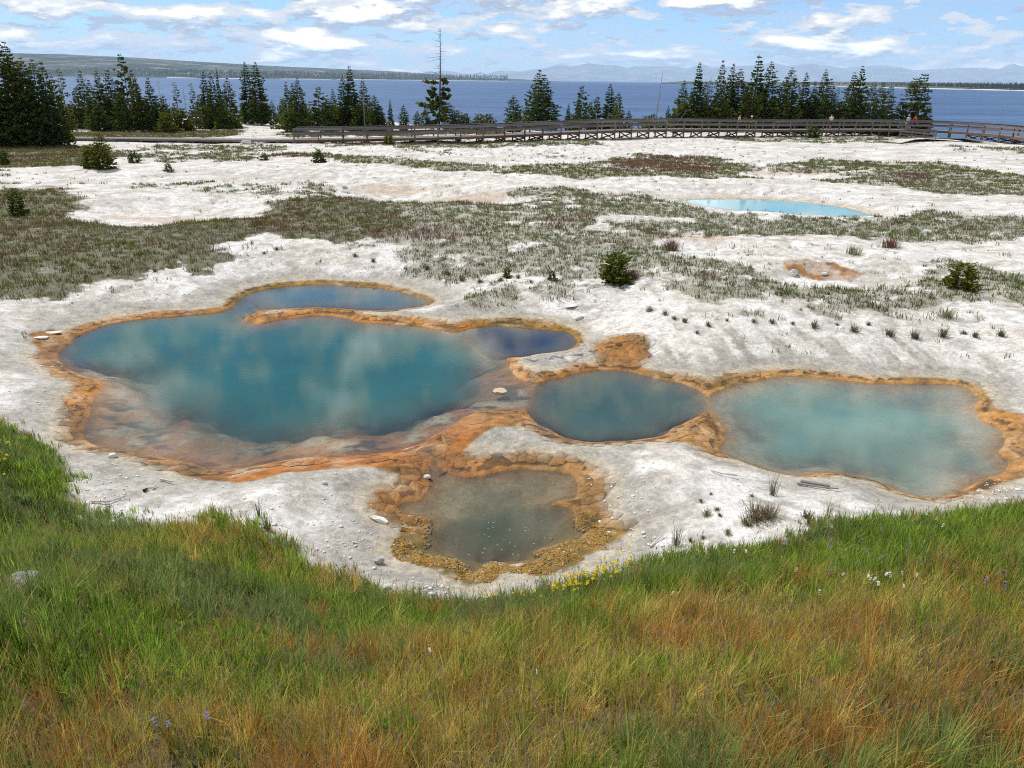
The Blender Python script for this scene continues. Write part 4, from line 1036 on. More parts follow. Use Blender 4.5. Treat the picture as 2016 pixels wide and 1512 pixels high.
def person(u, s_off, vfeet, Hh, face, label, shirt, bottom, hair, shoes=(.05, .05, .05), long_legs=False, hat=None, arms='down', long_sleeve=False, stride=.06):
    d = ray(u, vfeet); best = None
    # the deck point under this pixel
    for k in range(len(dense)):
        q = dense[k] + np.array([0, 0, 0]); dd = path_dir(acc[k]); q = q + np.array([-dd[1], dd[0], 0]) * s_off
        e_ = abs(q[0] / q[1] - d[0] / d[1])
        if q[1] > 60 and (best is None or e_ < best[0]): best = (e_, q)
    q = best[1]
    e = None
    k = Hh / 1.75
    ax = {'down': [(.20, .0, 1.42), (.27, .0, 1.14), (.27, .09, .88)], 'phone': [(.20, 0, 1.42), (.26, .06, 1.16), (.12, .28, 1.28)], 'bent': [(.20, 0, 1.42), (.30, -.04, 1.16), (.20, .16, 1.02)]}[arms]
    V = [(0, 0, .96), (0, 0, 1.12), (0, .01, 1.28), (0, 0, 1.44), (0, .01, 1.52), (0, .02, 1.60), (0, .025, 1.68), (0, .02, 1.735)]
    Rr = [(.15, .11), (.135, .10), (.155, .11), (.12, .09), .055, (.072, .085), (.078, .095), (.05, .06)]
    E = [(i, i + 1) for i in range(7)]
    def add(v, rr, par): V.append(v); Rr.append(rr); E.append((par, len(V) - 1)); return len(V) - 1
    nose = add((0, .115, 1.635), .014, 5)
    for sgn in (-1, 1):
        p_ = add((sgn * .10, 0, .88), .092, 0); p_ = add((sgn * .105, stride * sgn + .02, .50), .058, p_); p_ = add((sgn * .11, stride * sgn * 1.6 - .02, .09), .042, p_); add((sgn * .115, stride * sgn * 1.6 + .14, .03), .035, p_)
        p_ = add((sgn * ax[0][0], ax[0][1], ax[0][2]), .052, 3); p_ = add((sgn * ax[1][0], ax[1][1], ax[1][2]), .040, p_); w_ = np.array((sgn * ax[2][0], ax[2][1], ax[2][2])); p_ = add(tuple(w_), .027, p_)
        dr = w_ - np.array((sgn * ax[1][0], ax[1][1], ax[1][2])); dr /= np.linalg.norm(dr); sd2 = np.cross(dr, (1, 0, 0)); sd2 /= np.linalg.norm(sd2)
        palm = w_ + dr * .07; pm = add(tuple(palm), (.034, .018), p_)
        for fi, (o_, ln) in enumerate(((-.028, .07), (-.01, .08), (.009, .075), (.027, .058))):
            a_ = palm + dr * .03 + sd2 * o_; f1 = add(tuple(a_), .009, pm); f2 = add(tuple(a_ + dr * ln * .6), .0085, f1); add(tuple(a_ + dr * ln + np.array((-sgn * .012, 0, 0))), .007, f2)
        th = w_ + dr * .03 - sd2 * .04; f1 = add(tuple(th), .010, p_); add(tuple(th + dr * .05 - sd2 * .012), .009, f1)
    V = [np.array(v) * k for v in V]; Rr = [tuple(np.array(r_) * k) if hasattr(r_, '__len__') else r_ * k for r_ in Rr]
    body = tag(link('person', skin_mesh('person', V, E, Rr, SKINM)), label, 'person'); body.location = (q[0], q[1], q[2] + .01); body.rotation_euler = (0, 0, face)
    # shirt with sleeves
    sv = [(0, 0, .93), (0, 0, 1.12), (0, .01, 1.28), (0, 0, 1.43)]; sr = [(.175, .135), (.165, .125), (.178, .13), (.135, .10)]; se = [(0, 1), (1, 2), (2, 3)]
    for sgn in (-1, 1):
        sv.append((sgn * ax[0][0], ax[0][1], ax[0][2] - .01)); sr.append(.068); se.append((3, len(sv) - 1))
        fr_ = 1.0 if long_sleeve else .6
        m_ = tuple(np.array(ax[0]) * (1 - fr_) + np.array(ax[1]) * fr_); sv.append((sgn * m_[0], m_[1], m_[2])); sr.append(.060 if not long_sleeve else .055); se.append((len(sv) - 2, len(sv) - 1))
        if long_sleeve: sv.append((sgn * ax[2][0], ax[2][1], ax[2][2])); sr.append(.042); se.append((len(sv) - 2, len(sv) - 1))
    link('shirt', skin_mesh('shirt', [np.array(v) * k for v in sv], se, [tuple(np.array(r_) * k) if hasattr(r_, '__len__') else r_ * k for r_ in sr], flatmat('shirt', shirt)), body)
    bv = [(0, 0, .99), (0, 0, .90)]; br = [(.165, .125), (.165, .125)]; be = [(0, 1)]
    for sgn in (-1, 1):
        bv.append((sgn * .10, 0, .82)); br.append(.108); be.append((1, len(bv) - 1))
        bv.append((sgn * .106, stride * sgn + .015, .52)); br.append(.082); be.append((len(bv) - 2, len(bv) - 1))
        if long_legs: bv.append((sgn * .11, stride * sgn * 1.6 - .02, .12)); br.append(.062); be.append((len(bv) - 2, len(bv) - 1))
    link('trousers' if long_legs else 'shorts', skin_mesh('bottom', [np.array(v) * k for v in bv], be, [tuple(np.array(r_) * k) if hasattr(r_, '__len__') else r_ * k for r_ in br], flatmat('bottom', bottom)), body)
    hv = [(0, -.02, 1.70), (0, -.05, 1.64), (0, -.05, 1.58)]; hr = [(.09, .095), (.088, .07), (.06, .05)]
    link('hair', skin_mesh('hair', [np.array(v) * k for v in hv], [(0, 1), (1, 2)], [tuple(np.array(r_) * k) for r_ in hr], flatmat('hair', hair)), body)
    for sgn in (-1, 1):
        bm = bmesh.new(); bmesh.ops.create_uvsphere(bm, u_segments=6, v_segments=5, radius=.011 * k); me = bpy.data.meshes.new('eye'); bm.to_mesh(me); bm.free(); me.materials.append(flatmat('eye', (.04, .03, .03)))
        link('eye', me, body, (sgn * .032 * k, .108 * k, 1.655 * k))
        c = np.array((sgn * .11, stride * sgn * 1.6 + .05, .045)) * k
        sm = skin_mesh('shoe', [c + np.array((0, -.09, .01)) * k, c, c + np.array((0, .12, -.005)) * k], [(0, 1), (1, 2)], [.045 * k, .05 * k, .04 * k], flatmat('shoe', shoes))
        link('shoe', sm, body)
    if hat:
        V_, F_ = tube([(0, 0, 0), (0, 0, .012), (0, 0, .02), (0, 0, .10), (0, 0, .13)], [.17, .17, .105, .095, .06], 12)
        link('hat', facemesh('hat', np.array(V_) * k, F_, flatmat('hat', hat)), body, (0, .01, 1.70 * k))
    return body
person(1453, 1.3, 262, 1.70, -1.35, 'person in a tan top with brown hair walking right along the boardwalk', (.50, .34, .22), (.03, .03, .035), (.16, .09, .045), long_legs=True, arms='bent', stride=.12)
person(1478, 1.3, 262, 1.55, -1.2, 'person in black wearing a white sun hat behind the person in tan', (.02, .02, .025), (.03, .03, .03), (.05, .035, .03), hat=(.78, .77, .75), arms='bent', stride=.1)
person(1636, .9, 254, 1.80, .1, 'person in a white shirt and dark red shorts seen from behind', (.78, .78, .77), (.16, .035, .04), (.07, .05, .04), arms='bent')
person(1786, 1.0, 256, 1.78, .2, 'person in a pale blue shirt and cap at the viewing platform', (.50, .57, .70), (.10, .10, .12), (.08, .06, .05), hat=(.35, .40, .55), arms='bent')
person(1781, .35, 257, 1.18, .1, 'child in a bright yellow green top at the platform rail', (.62, .72, .06), (.05, .05, .06), (.12, .08, .05), arms='bent')
person(1799, .9, 256, 1.72, -.3, 'person in a red jacket beside the person in pale blue', (.55, .03, .035), (.04, .04, .045), (.16, .09, .05), long_sleeve=True, long_legs=True, arms='bent')

# ------------------------------------------------------------------ low ground cover on the plain
mcv, t, out = material('plain_grass')
lc_ = t.attr('leaf'); d_ = t.n('ShaderNodeBsdfDiffuse'); t.put(d_.inputs[0], lc_); tr_ = t.n('ShaderNodeBsdfTranslucent'); t.put(tr_.inputs[0], lc_)
mx = t.n('ShaderNodeMixShader'); mx.inputs[0].default_value = .45; t.put(mx.inputs[1], d_.outputs[0]); t.put(mx.inputs[2], tr_.outputs[0]); t.put(out.inputs[0], mx.outputs[0])
def blades(x, y, z, h, w, az, lean, base, tip, bend=.5):
    """three-face bent blades as arrays"""
    n = len(x); dx = np.cos(az); dy = np.sin(az); px = -dy * w; py = dx * w
    b = np.stack([x, y, z], 1); up = np.array([0, 0, 1.0])
    o1 = np.stack([dx * lean * h * .35, dy * lean * h * .35, h * .55], 1)
    o2 = np.stack([dx * lean * h, dy * lean * h, h * np.sqrt(np.clip(1 - (lean * .6) ** 2, .1, 1))], 1)
    s = np.stack([px, py, np.zeros(n)], 1)
    V = np.stack([b - s, b + s, b + o1 - s * .75, b + o1 + s * .75, b + o2], 1).reshape(-1, 3)
    i = (np.arange(n) * 5)[:, None]
    F = np.concatenate([i + np.array([0, 1, 3]), i + np.array([0, 3, 2]), i + np.array([2, 3, 4])], 1).ravel()
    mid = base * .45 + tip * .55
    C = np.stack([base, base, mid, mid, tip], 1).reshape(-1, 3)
    return V, F, np.full(n * 3, 3), C
N = 260000
yy = np.sqrt(RNG.uniform(19 ** 2, 112 ** 2, N)); keep = RNG.random(N) < np.clip((38 / yy), 0, 1); yy = yy[keep]
xx = RNG.uniform(-1, 1, len(yy)) * (.76 * yy + 3)
cov, T = veg_density(xx, yy)
sdw = np.minimum.reduce(list(pools_sd(xx, yy).values()))
far_ok = sdist(xx, yy, FARP) > .3
sel = (RNG.random(len(xx)) < cov * .9 + .008 + .07 * (fbm(xx, yy, .8, 3, 135) > .52) * (yy > 19) * (yy < 32)) & (sdw > 1.1) & far_ok
xx = xx[sel]; yy = yy[sel]; T = T[sel]; zt_ = hgrid(xx, yy)
ok = zt_ > -.5; xx = xx[ok]; yy = yy[ok]; T = T[ok]; zt_ = zt_[ok]
nT = len(xx); print('tufts', nT)
red = np.zeros(nT)
for q in RST: red = np.maximum(red, 1 - sst(sdist(xx, yy, q) + (fbm(xx, yy, 1.2, 3, 131) - .5) * 2, -.4, .5))
red = np.maximum(red, sst(fbm(xx, yy, .5, 3, 132), .62, .72) * .7)
tone = fbm(xx, yy, .35, 3, 133)
col = np.where((T == 3)[:, None], np.array([.19, .18, .055]), np.where((T == 0)[:, None], np.array([.19, .215, .065]), np.array([.19, .215, .09])))
col = lerp(col, np.array([.24, .25, .16]), (sst(tone, .52, .66) * .5)[:, None])
col = lerp(col, np.array([.13, .17, .035]), (sst(tone, .48, .36) * .6)[:, None])
col = lerp(col, np.array([.21, .12, .085]), (red * .8)[:, None])
col = lerp(col, np.array([.19, .13, .06]), ((T == 3) * .8 * sst(fbm(xx, yy, .8, 3, 134), .45, .62))[:, None])
col = col * RNG.uniform(.7, 1.3, (nT, 1))
K = 8
size = RNG.uniform(.6, 1.4, nT) * np.where(T == 3, .15, .145) * (1 + .35 * (red > .5))
rep = lambda a: np.repeat(a, K, axis=0)
n = nT * K
sc_ = np.clip(yy / 45, .8, 1.6)
V, F, L, C = blades(rep(xx) + RNG.normal(0, .5, n) * rep(size), rep(yy) + RNG.normal(0, .5, n) * rep(size), rep(zt_) - .01, rep(size) * RNG.uniform(.5, 1.25, n), .0115 * rep(sc_) * RNG.uniform(.7, 1.5, n),
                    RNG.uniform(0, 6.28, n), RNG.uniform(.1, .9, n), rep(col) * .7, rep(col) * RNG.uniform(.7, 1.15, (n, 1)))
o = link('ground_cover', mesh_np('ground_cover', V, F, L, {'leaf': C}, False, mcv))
tag(o, 'patchy low sage and dry grass covering the white plain', 'ground cover', kind='stuff')

# ------------------------------------------------------------------ foreground grass on the bank
NB = 640000
yb = RNG.uniform(1.6, 17, NB) ; xb = RNG.uniform(-1, 1, NB) * (.76 * yb + 2.2)
w_ = (.76 * yb + 2.2)
b = bank_d(xb, yb) + .8 * (fbm(xb, yb, 1.3, 3, 141) - .5) + .9 * (fbm(xb, yb, 4.5, 2, 142) - .5)
edgep = sst(b, -.25, .35)
dist_w = np.clip((5.2 / yb), .12, 1.3) * w_ / 6.0
bare = sst(fbm(xb, yb, 1.1, 3, 143), .30, .40)
sel = RNG.random(NB) < edgep * dist_w * (.35 + .65 * bare)
xb = xb[sel]; yb = yb[sel]; b = b[sel]; n = len(xb); print('blades', n)
NC = 9000
cyy = RNG.uniform(1.6, 17, NC); cxx = RNG.uniform(-1, 1, NC) * (.76 * cyy + 2.2)
from mathutils import kdtree
kd = kdtree.KDTree(NC)
for i in range(NC): kd.insert((cxx[i], cyy[i], 0), i)
kd.balance()
near_ = np.array([kd.find((a, b_, 0))[1] for a, b_ in zip(xb, yb)])
vx = xb - cxx[near_]; vy = yb - cyy[near_]; pull = RNG.uniform(.0, .85, n)
xb = xb - vx * pull; yb = yb - vy * pull; clump_az = np.arctan2(vy, vx); ch_ = RNG.uniform(.65, 1.3, NC)[near_]; ctone = RNG.uniform(.72, 1.3, NC)[near_]; cgr = RNG.normal(0, .22, NC)[near_]
zb = hgrid(xb, yb)
G_CTL = [(50,950,1.),(20,1060,1.),(300,1150,1.),(150,1250,.95),(500,1200,.8),(760,1230,.75),(1000,1200,.9),(1200,1160,1.),(1400,1150,.8),(1900,1050,.85),(1600,1120,.75),(2000,1030,.9),(1300,1240,.3),(1600,1240,.25),
         (1850,1220,.4),(900,1330,.3),(600,1330,.4),(300,1340,.65),(60,1400,.35),(100,1480,.1),(450,1480,.12),(700,1460,.2),(1000,1430,.25),(1300,1430,.25),(1400,1500,.55),(1650,1450,.5),(1900,1480,.45),(1800,1350,.25),(450,1100,.5),(600,1130,.4)]
gx_, gy_ = [], []
for u, v, g in G_CTL:
    q = P1(u, v); gx_.append(q[0]); gy_.append(q[1])
gr_ = idw(xb, yb, list(zip(gx_, gy_)), [g[2] for g in G_CTL], 1.6)
pn = fbm(xb, yb, 1.4, 4, 144, .6); pn2 = fbm(xb, yb, .7, 3, 145); pn3 = fbm(xb, yb, 3.0, 3, 146)
gm = np.clip(gr_ + .04 + (pn - .5) * 1.0 + cgr, 0, 1)
isg = RNG.random(n) < sst(gm, .15, .75)
gcol = lerp(np.array([.055, .105, .012]), np.array([.27, .36, .055]), RNG.random(n)[:, None] ** 1.4)
gcol = lerp(gcol, np.array([.15, .16, .085]), (sst(pn2, .52, .68) * .45)[:, None])
straw = lerp(np.array([.26, .20, .035]), np.array([.60, .46, .14]), RNG.random(n)[:, None])
rust = lerp(np.array([.24, .10, .025]), np.array([.50, .22, .065]), RNG.random(n)[:, None])
rmix = RNG.random(n) < sst(pn3 * .6 + pn2 * .4, .38, .62) * .75
dry = np.where(rmix[:, None], rust, straw)
gcol = gcol * ctone[:, None] * 1.6; dry = dry * ctone[:, None] * 1.5
tip = np.where(isg[:, None], gcol, dry)
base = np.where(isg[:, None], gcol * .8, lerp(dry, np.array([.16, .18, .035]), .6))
hgt_ = RNG.uniform(.10, .30, n) * np.where(isg, 1.0, 1.12) * (.6 + .8 * fbm(xb, yb, .9, 3, 147)) * sst(b, -.5, .5) * ch_
hgt_ = np.maximum(hgt_, .05)
wd = (.0013 + .00026 * yb) * RNG.uniform(.6, 1.4, n) * np.where(RNG.random(n) < .13, 2.1, 1) * np.where(isg, 1.2, .85)
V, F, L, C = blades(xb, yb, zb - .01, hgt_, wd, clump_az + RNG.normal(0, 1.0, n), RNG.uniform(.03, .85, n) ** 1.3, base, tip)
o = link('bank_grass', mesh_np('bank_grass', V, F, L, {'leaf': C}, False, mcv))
tag(o, 'tall green and rusty brown grass on the near bank', 'grass', kind='stuff')
# taller stalks with seed heads
ns = 6500
ys = RNG.uniform(2.4, 10.5, ns); xs = RNG.uniform(-1, 1, ns) * (.74 * ys + 1.5); b = bank_d(xs, ys); s_ = (b > .2) & (RNG.random(ns) < 6 / (ys + 3)); xs = xs[s_]; ys = ys[s_]
zs = hgrid(xs, ys); ns = len(xs); hs = RNG.uniform(.28, .48, ns); az = RNG.uniform(0, 6.28, ns); le = RNG.uniform(.05, .6, ns)
sc1 = lerp(np.array([.36, .30, .13]), np.array([.26, .30, .09]), RNG.random(ns)[:, None])
V1, F1, L1, C1 = blades(xs, ys, zs, hs, np.full(ns, .0016), az, le, sc1 * .8, sc1)
hx = xs + np.cos(az) * le * hs * .80; hy = ys + np.sin(az) * le * hs * .80; hzz = zs + hs * np.sqrt(np.clip(1 - (le * .6) ** 2, .1, 1)) * .86
K = 6; rp = lambda a: np.repeat(a, K, axis=0); nn_ = ns * K
V2, F2, L2, C2 = blades(rp(hx) + RNG.normal(0, .004, nn_), rp(hy) + RNG.normal(0, .004, nn_), rp(hzz) + RNG.uniform(0, .05, nn_), RNG.uniform(.02, .045, nn_), RNG.uniform(.0015, .0032, nn_), rp(az) + RNG.normal(0, .6, nn_), RNG.uniform(.1, .7, nn_),
                        rp(lerp(np.array([.33, .24, .13]), np.array([.22, .12, .07]), RNG.random(ns)[:, None])), rp(np.tile(np.array([.42, .33, .18]), (ns, 1))))
o = link('grass_stalks', mesh_np('grass_stalks', np.concatenate([V1, V2]), np.concatenate([F1, F2 + len(V1)]), np.concatenate([L1, L2]), {'leaf': np.concatenate([C1, C2])}, False, mcv))
tag(o, 'thin straw coloured stalks with seed heads rising from the bank', 'grass stalks', kind='stuff')

# ------------------------------------------------------------------ separate tufts and shrubs
def tuft_mesh(name, seed, n, h, spread, c0, c1, lean=(.2, .9), w=.006):
    rg = np.random.default_rng(seed); r_ = np.abs(rg.normal(0, .5, n)) * spread; a_ = rg.uniform(0, 6.28, n)
    c = lerp(np.array(c0), np.array(c1), rg.random(n)[:, None])
    V, F, L, C = blades(np.cos(a_) * r_, np.sin(a_) * r_, np.full(n, -.01), h * rg.uniform(.45, 1.15, n), w * rg.uniform(.6, 1.4, n), a_ + rg.normal(0, .6, n), rg.uniform(lean[0], lean[1], n), c * .8, c)
    return mesh_np(name, V, F, L, {'leaf': C}, False, mcv)
TM = {'green': tuft_mesh('grass_tuft', 1, 90, .20, .12, (.10, .12, .05), (.21, .22, .11)), 'dark': tuft_mesh('grass_tuft', 2, 80, .15, .12, (.09, .095, .06), (.18, .18, .12)),
      'dry': tuft_mesh('dry_tuft', 3, 260, .26, .26, (.21, .17, .10), (.31, .26, .16), (.3, 1.0), .005), 'olive': tuft_mesh('grass_tuft', 4, 130, .17, .13, (.17, .17, .06), (.27, .25, .11), (.2, .9), .005),
      'red': tuft_mesh('red_shrub', 5, 240, .42, .34, (.16, .085, .065), (.24, .13, .10), (.1, .8), .009), 'pale': tuft_mesh('sage_tuft', 6, 160, .28, .26, (.24, .25, .15), (.34, .34, .22), (.1, .8), .008),
      'tall': tuft_mesh('grass_tuft', 7, 40, .40, .10, (.12, .13, .07), (.26, .24, .14), (.05, .45), .004)}
def tuft(kind, u, v, sc, label, group=None, cat='grass tuft'):
    x, y, z = P1(u, v); o = link(TM[kind].name.split('.')[0], TM[kind], None, (x, y, z)); o.scale = (sc, sc, sc); o.rotation_euler = (0, 0, random.uniform(0, 6.28)); tag(o, label, cat, group); return o
tuft('dry', 1488, 1022, 1.0, 'largest dry brown tussock on the white mound below the right pool', cat='tussock')
tuft('dry', 1512, 1018, .8, 'paler half of the big dry tussock, on its right', cat='tussock')
tuft('olive', 1472, 1034, .9, 'olive tuft at the lower left foot of the big dry tussock')
for i, (k_, u, v, sc) in enumerate([('olive',1391,1014,.7),('olive',1412,1004,.45),('olive',1418,1016,.4),('dark',1380,988,.45),('olive',1432,1050,.55),('dark',1360,1066,.5),('dark',1384,1060,.4),('olive',1420,1082,.65),('dark',1400,974,.3),('dark',1480,978,.4)]):
    tuft(k_, u, v, sc, f'{ORD[i]} of the small tufts counted over the white mound left of the dry tussock', 'small tufts on the white mound')
for i, (k_, u, v, sc) in enumerate([('dark',1588,1020,.9),('dark',1596,1034,.8),('tall',1630,1022,.9),('dark',1584,1062,.8),('dark',1478,1094,.8),('tall',1520,975,1.1)]):
    tuft(k_, u, v, sc, f'{ORD[i]} grey green tuft at the right of the dry tussock', 'tufts right of the dry tussock')
for i, (u, v, sc) in enumerate([(1328,628,.8),(1348,634,.9),(1395,642,.9),(1372,656,.7),(1431,632,.55),(1484,634,.7),(1520,636,1.0),(1603,645,1.25),(1682,652,1.2),(1750,660,1.5),(1800,666,1.4),(1856,662,1.5),(1897,658,1.0),(1920,664,1.0),(1970,662,1.2),(1648,640,.6),(1560,638,.6),(1710,640,.7)]):
    tuft('green' if i % 3 else 'dark', u, v, sc, f'{ORD[i]} small tuft along the white slope above the turquoise pool', 'tufts along the white slope above the turquoise pool')
tuft('pale', 1862, 624, 1.1, 'pale sage tuft at the foot of the right hand green patch', cat='sage')
tuft('pale', 1680, 500, 1.3, 'pale sage clump on white ground above the small orange bed', cat='sage')
tuft('pale', 1700, 468, 1.5, 'yellowish sage clump below the far turquoise pool', cat='sage')
tuft('red', 1322, 492, 1.1, 'rounded dark red shrub in the middle of the plain', cat='shrub')
tuft('red', 1752, 488, 1.1, 'pinkish dry shrub right of the pale sage clumps', cat='shrub')
tuft('red', 1245, 548, .9, 'reddish shrub at the right foot of the small pine', cat='shrub')
tuft('tall', 510, 1018, 1.0, 'lone tall thin tuft on grey ground left of the front pool')
tuft('tall', 528, 1045, 1.0, 'thin tuft below the lone tall tuft, by the grass edge')
tuft('tall', 1330, 1075, 1.1, 'tall stalky tuft at the right edge of the front mound')
for i, (u, v, sc) in enumerate([(305,535,.9),(170,545,.7),(228,528,.7),(520,500,.9),(545,492,.9),(700,505,1.2),(735,515,1.0),(985,552,1.0),(1020,548,1.0),(1045,556,.8),(840,530,1.3),(880,540,1.4),(1280,612,1.0),(1310,620,1.1),(910,552,1.5),(945,556,1.2)]):
    tuft('dark' if i % 2 else 'green', u, v, sc, f'{ORD[i]} dark tuft scattered on the white rim behind the pools', 'dark tufts behind the pools')
place_tree('bush', 1210, 497, 'bright green pine sapling standing on the plain behind the round pool', vbase=553, wmul=1.15, rootname='pine_sapling', var=0)
place_tree('bush', 1890, 519, 'dark olive juniper bush on the right side of the plain', vbase=565, wmul=1.1, rootname='juniper_bush', cat='shrub', var=1)
place_tree('bush', 1087, 535, 'tiny pine seedling left of the bright sapling', vbase=550, wmul=.8, rootname='pine_seedling')
place_tree('bush', 998, 528, 'tiny pine seedling in the tufts above the olive rim', vbase=545, wmul=.9, rootname='pine_seedling')

# ------------------------------------------------------------------ stones, sticks
mrw, t, out = material('white_stone'); f_ = t.noise(pos(t), 14, 5, .65); t.put(out.inputs[0], bsdf(t, t.mix(f_, (.50, .48, .44), (.76, .75, .72)), .9, .2, bump(t, f_, .6, .03)))
mrg, t, out = material('grey_stone'); f_ = t.noise(pos(t), 12, 5, .65); t.put(out.inputs[0], bsdf(t, t.mix(f_, (.27, .28, .29), (.55, .54, .52)), .9, .2, bump(t, f_, .6, .03)))
mrt, t, out = material('tan_stone'); f_ = t.noise(pos(t), 12, 5, .65); t.put(out.inputs[0], bsdf(t, t.mix(f_, (.40, .32, .20), (.58, .50, .36)), .7, .3, bump(t, f_, .6, .03)))
def rock_mesh(name, seed, mat, dims=(1, 1, .6), rough=.3):
    rg = np.random.default_rng(seed); bm = bmesh.new(); bmesh.ops.create_icosphere(bm, subdivisions=3, radius=1)
    pl = [(Vector(rg.normal(0, 1, 3)).normalized(), rg.uniform(.55, .9)) for _ in range(9)]
    for v in bm.verts:
        for n_, o_ in pl:
            dd = v.co.dot(n_) - o_
            if dd > 0: v.co -= n_ * dd * .9
        q = v.co; k_ = 1 + rough * (fbm(np.array([q.x * 1.7 + seed]), np.array([q.y * 1.7 + q.z * 2.1]), 1.0, 3, seed)[0] - .5)
        v.co = Vector((q.x * dims[0] * k_, q.y * dims[1] * k_, q.z * dims[2] * k_))
    me = bpy.data.meshes.new(name); bm.to_mesh(me); bm.free(); me.materials.append(mat); return me
def rock(u, v, size, label, mat=None, dims=(1, .8, .6), seed=1, rz=0, cat='rock', sink=.3, zfix=None):
    if zfix is None: x, y, z = P1(u, v)
    else: (x, y), z = onz(u, v, zfix), zfix
    o = link('rock', rock_mesh('rock', seed, mat or mrw, dims)); o.location = (float(x), float(y), z + size * dims[2] * sink); o.scale = (size,) * 3; o.rotation_euler = (0, 0, rz)
    return tag(o, label, cat)
rock(42, 1168, .17, 'round pale grey boulder lying in the green grass at lower left', mrg, (1, .9, .85), 11, .3, sink=.6)
rock(747, 1108, .085, 'bluish grey stone on the ground left of the front pool', mrg, (1.1, .8, .75), 12, .2, sink=.6)
rock(746, 1026, .17, 'long cream coloured stone lying on the orange rim of the front pool', mrw, (1.15, .5, .38), 13, -.5, sink=.5)
rock(985, 771, .17, 'tan flat rock breaking the water between the two middle pools', mrt, (1.1, .9, .45), 14, .4, sink=.1, zfix=0.0)
rock(1562, 541, .17, 'white boulder standing on the small orange bed', mrw, (1, .7, .8), 15, 0, sink=.6)
rock(1622, 541, .12, 'small white stone right of the white boulder on the orange bed', mrw, (1.3, .7, .6), 16, 0, sink=.5)
rock(83, 666, .16, 'flat white slab on the left rim of the large pool', mrw, (1.4, .7, .22), 17, .2, sink=.8)
rock(107, 656, .17, 'second flat white slab a little above the first at left rim', mrw, (1.5, .6, .2), 18, .1, sink=.8)
rock(220, 900, .09, 'small white stone on the lower left shore of the large pool', mrw, (1.1, .8, .7), 19, .2, sink=.5)
rock(1140, 628, .14, 'jagged white rock at the right end of the olive rim', mrw, (1.3, .9, .6), 20, .5, sink=.4)
rock(1125, 604, .17, 'broad white slab of crust above the olive rim', mrw, (1.4, .7, .2), 21, .4, sink=.7)
rock(1278, 612, .10, 'grey stone on the white slope above the round pool', mrg, (1.1, .8, .7), 22, .1, sink=.5)
rock(486, 284, .42, 'white block lying in front of the low boardwalk', mrw, (1.4, .7, .6), 23, 0, sink=.7)
rock(762, 1158, .06, 'white stone near the grass edge below the front pool', mrw, (1, .8, .9), 24, .6, sink=.6)
rock(842, 941, .07, 'cream stone at the tip of the red mud bar', mrw, (1.2, .8, .7), 25, .3, sink=.5)
rock(640, 952, .05, 'white pebble on grey ground below the red mud bar', mrw, (1.2, .8, .7), 26, .3, sink=.5)
rock(158, 1028, .10, 'white crust lump by the green grass at left', mrw, (1, .8, .8), 27, .3, sink=.5)
rock(300, 1158 - 80, .07, 'small white stone at the grass edge left of centre', mrw, (1, .8, .8), 28, .3, sink=.5)
# scattered white pebbles nobody could count
def pebbles(n, seed):
    rg = np.random.default_rng(seed); VV, FF, LL, off = [], [], [], 0
    proto = bmesh.new(); bmesh.ops.create_icosphere(proto, subdivisions=1, radius=1); pv_ = np.array([v.co[:] for v in proto.verts]); pf = [tuple(v.index for v in f.verts) for f in proto.faces]; proto.free()
    us = []; vs_ = []
    for (cu, cv_, ru, rv, k) in ((850,1158,55,14,60),(700,1070,60,60,60),(230,920,160,50,90),(100,760,90,70,60),(1230,980,70,60,50),(1950,965,70,25,90),(1280,1080,60,40,40),(600,1010,120,50,50),(200,980,60,40,80),(330,590,260,30,110),(650,535,160,14,50),(1500,950,120,25,50),(1150,600,70,20,40)):
        us += list(rg.normal(cu, ru * .55, k)); vs_ += list(rg.normal(cv_, rv * .55, k))
    x, y, z = P(np.array(us), np.array(vs_)); s_ = np.minimum.reduce(list(pools_sd(x, y).values()))
    for i in range(len(x)):
        if s_[i] < .12 or bank_d(x[i:i + 1], y[i:i + 1])[0] > .1: continue
        r_ = abs(rg.normal(0, .013)) + .006; v = pv_ * (1 + rg.uniform(-.3, .3, (len(pv_), 1))) * np.array([1.3, .9, .6]) * r_; a = rg.uniform(0, 6.28)
        v = np.c_[v[:, 0] * math.cos(a) - v[:, 1] * math.sin(a), v[:, 0] * math.sin(a) + v[:, 1] * math.cos(a), v[:, 2]] + np.array([x[i], y[i], z[i] + r_ * .25])
        VV.append(v); FF += [q + off for f in pf for q in f]; LL += [3] * len(pf); off += len(v)
    o = link('pebbles', mesh_np('pebbles', np.concatenate(VV), FF, LL, None, False, mrw)); tag(o, 'white pebbles and crust crumbs strewn round the pools', 'pebbles', kind='stuff')
pebbles(0, 77)
def stick(pts_uv, r, label, mat=None, lift=.03):
    q = [P1(u, v) for u, v in pts_uv]; o0 = np.array(q[0]); pts_ = [np.array(a) - o0 + np.array([0, 0, lift * (1 + .5 * i)]) for i, a in enumerate(q)]
    v, f = tube(pts_, [r * (1 - .5 * i / (len(q) - 1)) for i in range(len(q))], 6)
    o = link('driftwood_stick', facemesh('driftwood_stick', v, f, mat or mst)); o.location = tuple(o0); return tag(o, label, 'stick')
mst, t, out = material('bleached_wood'); t.put(out.inputs[0], bsdf(t, t.mix(t.noise(pos(t), 20, 3), (.42, .38, .33), (.68, .65, .60)), .85, .2))
mdk, t, out = material('dark_wood'); t.put(out.inputs[0], bsdf(t, (.06, .05, .04), .85, .2))
stick([(316,946),(332,950),(342,954)], .022, 'short pale stick lying above the forked one at the pool edge')
stick([(288,966),(300,964),(310,958)], .025, 'pale forked stick with a dark end left of the red mud bar')
stick([(284,969),(290,966)], .035, 'dark burnt stub at the end of the pale forked stick', mdk)
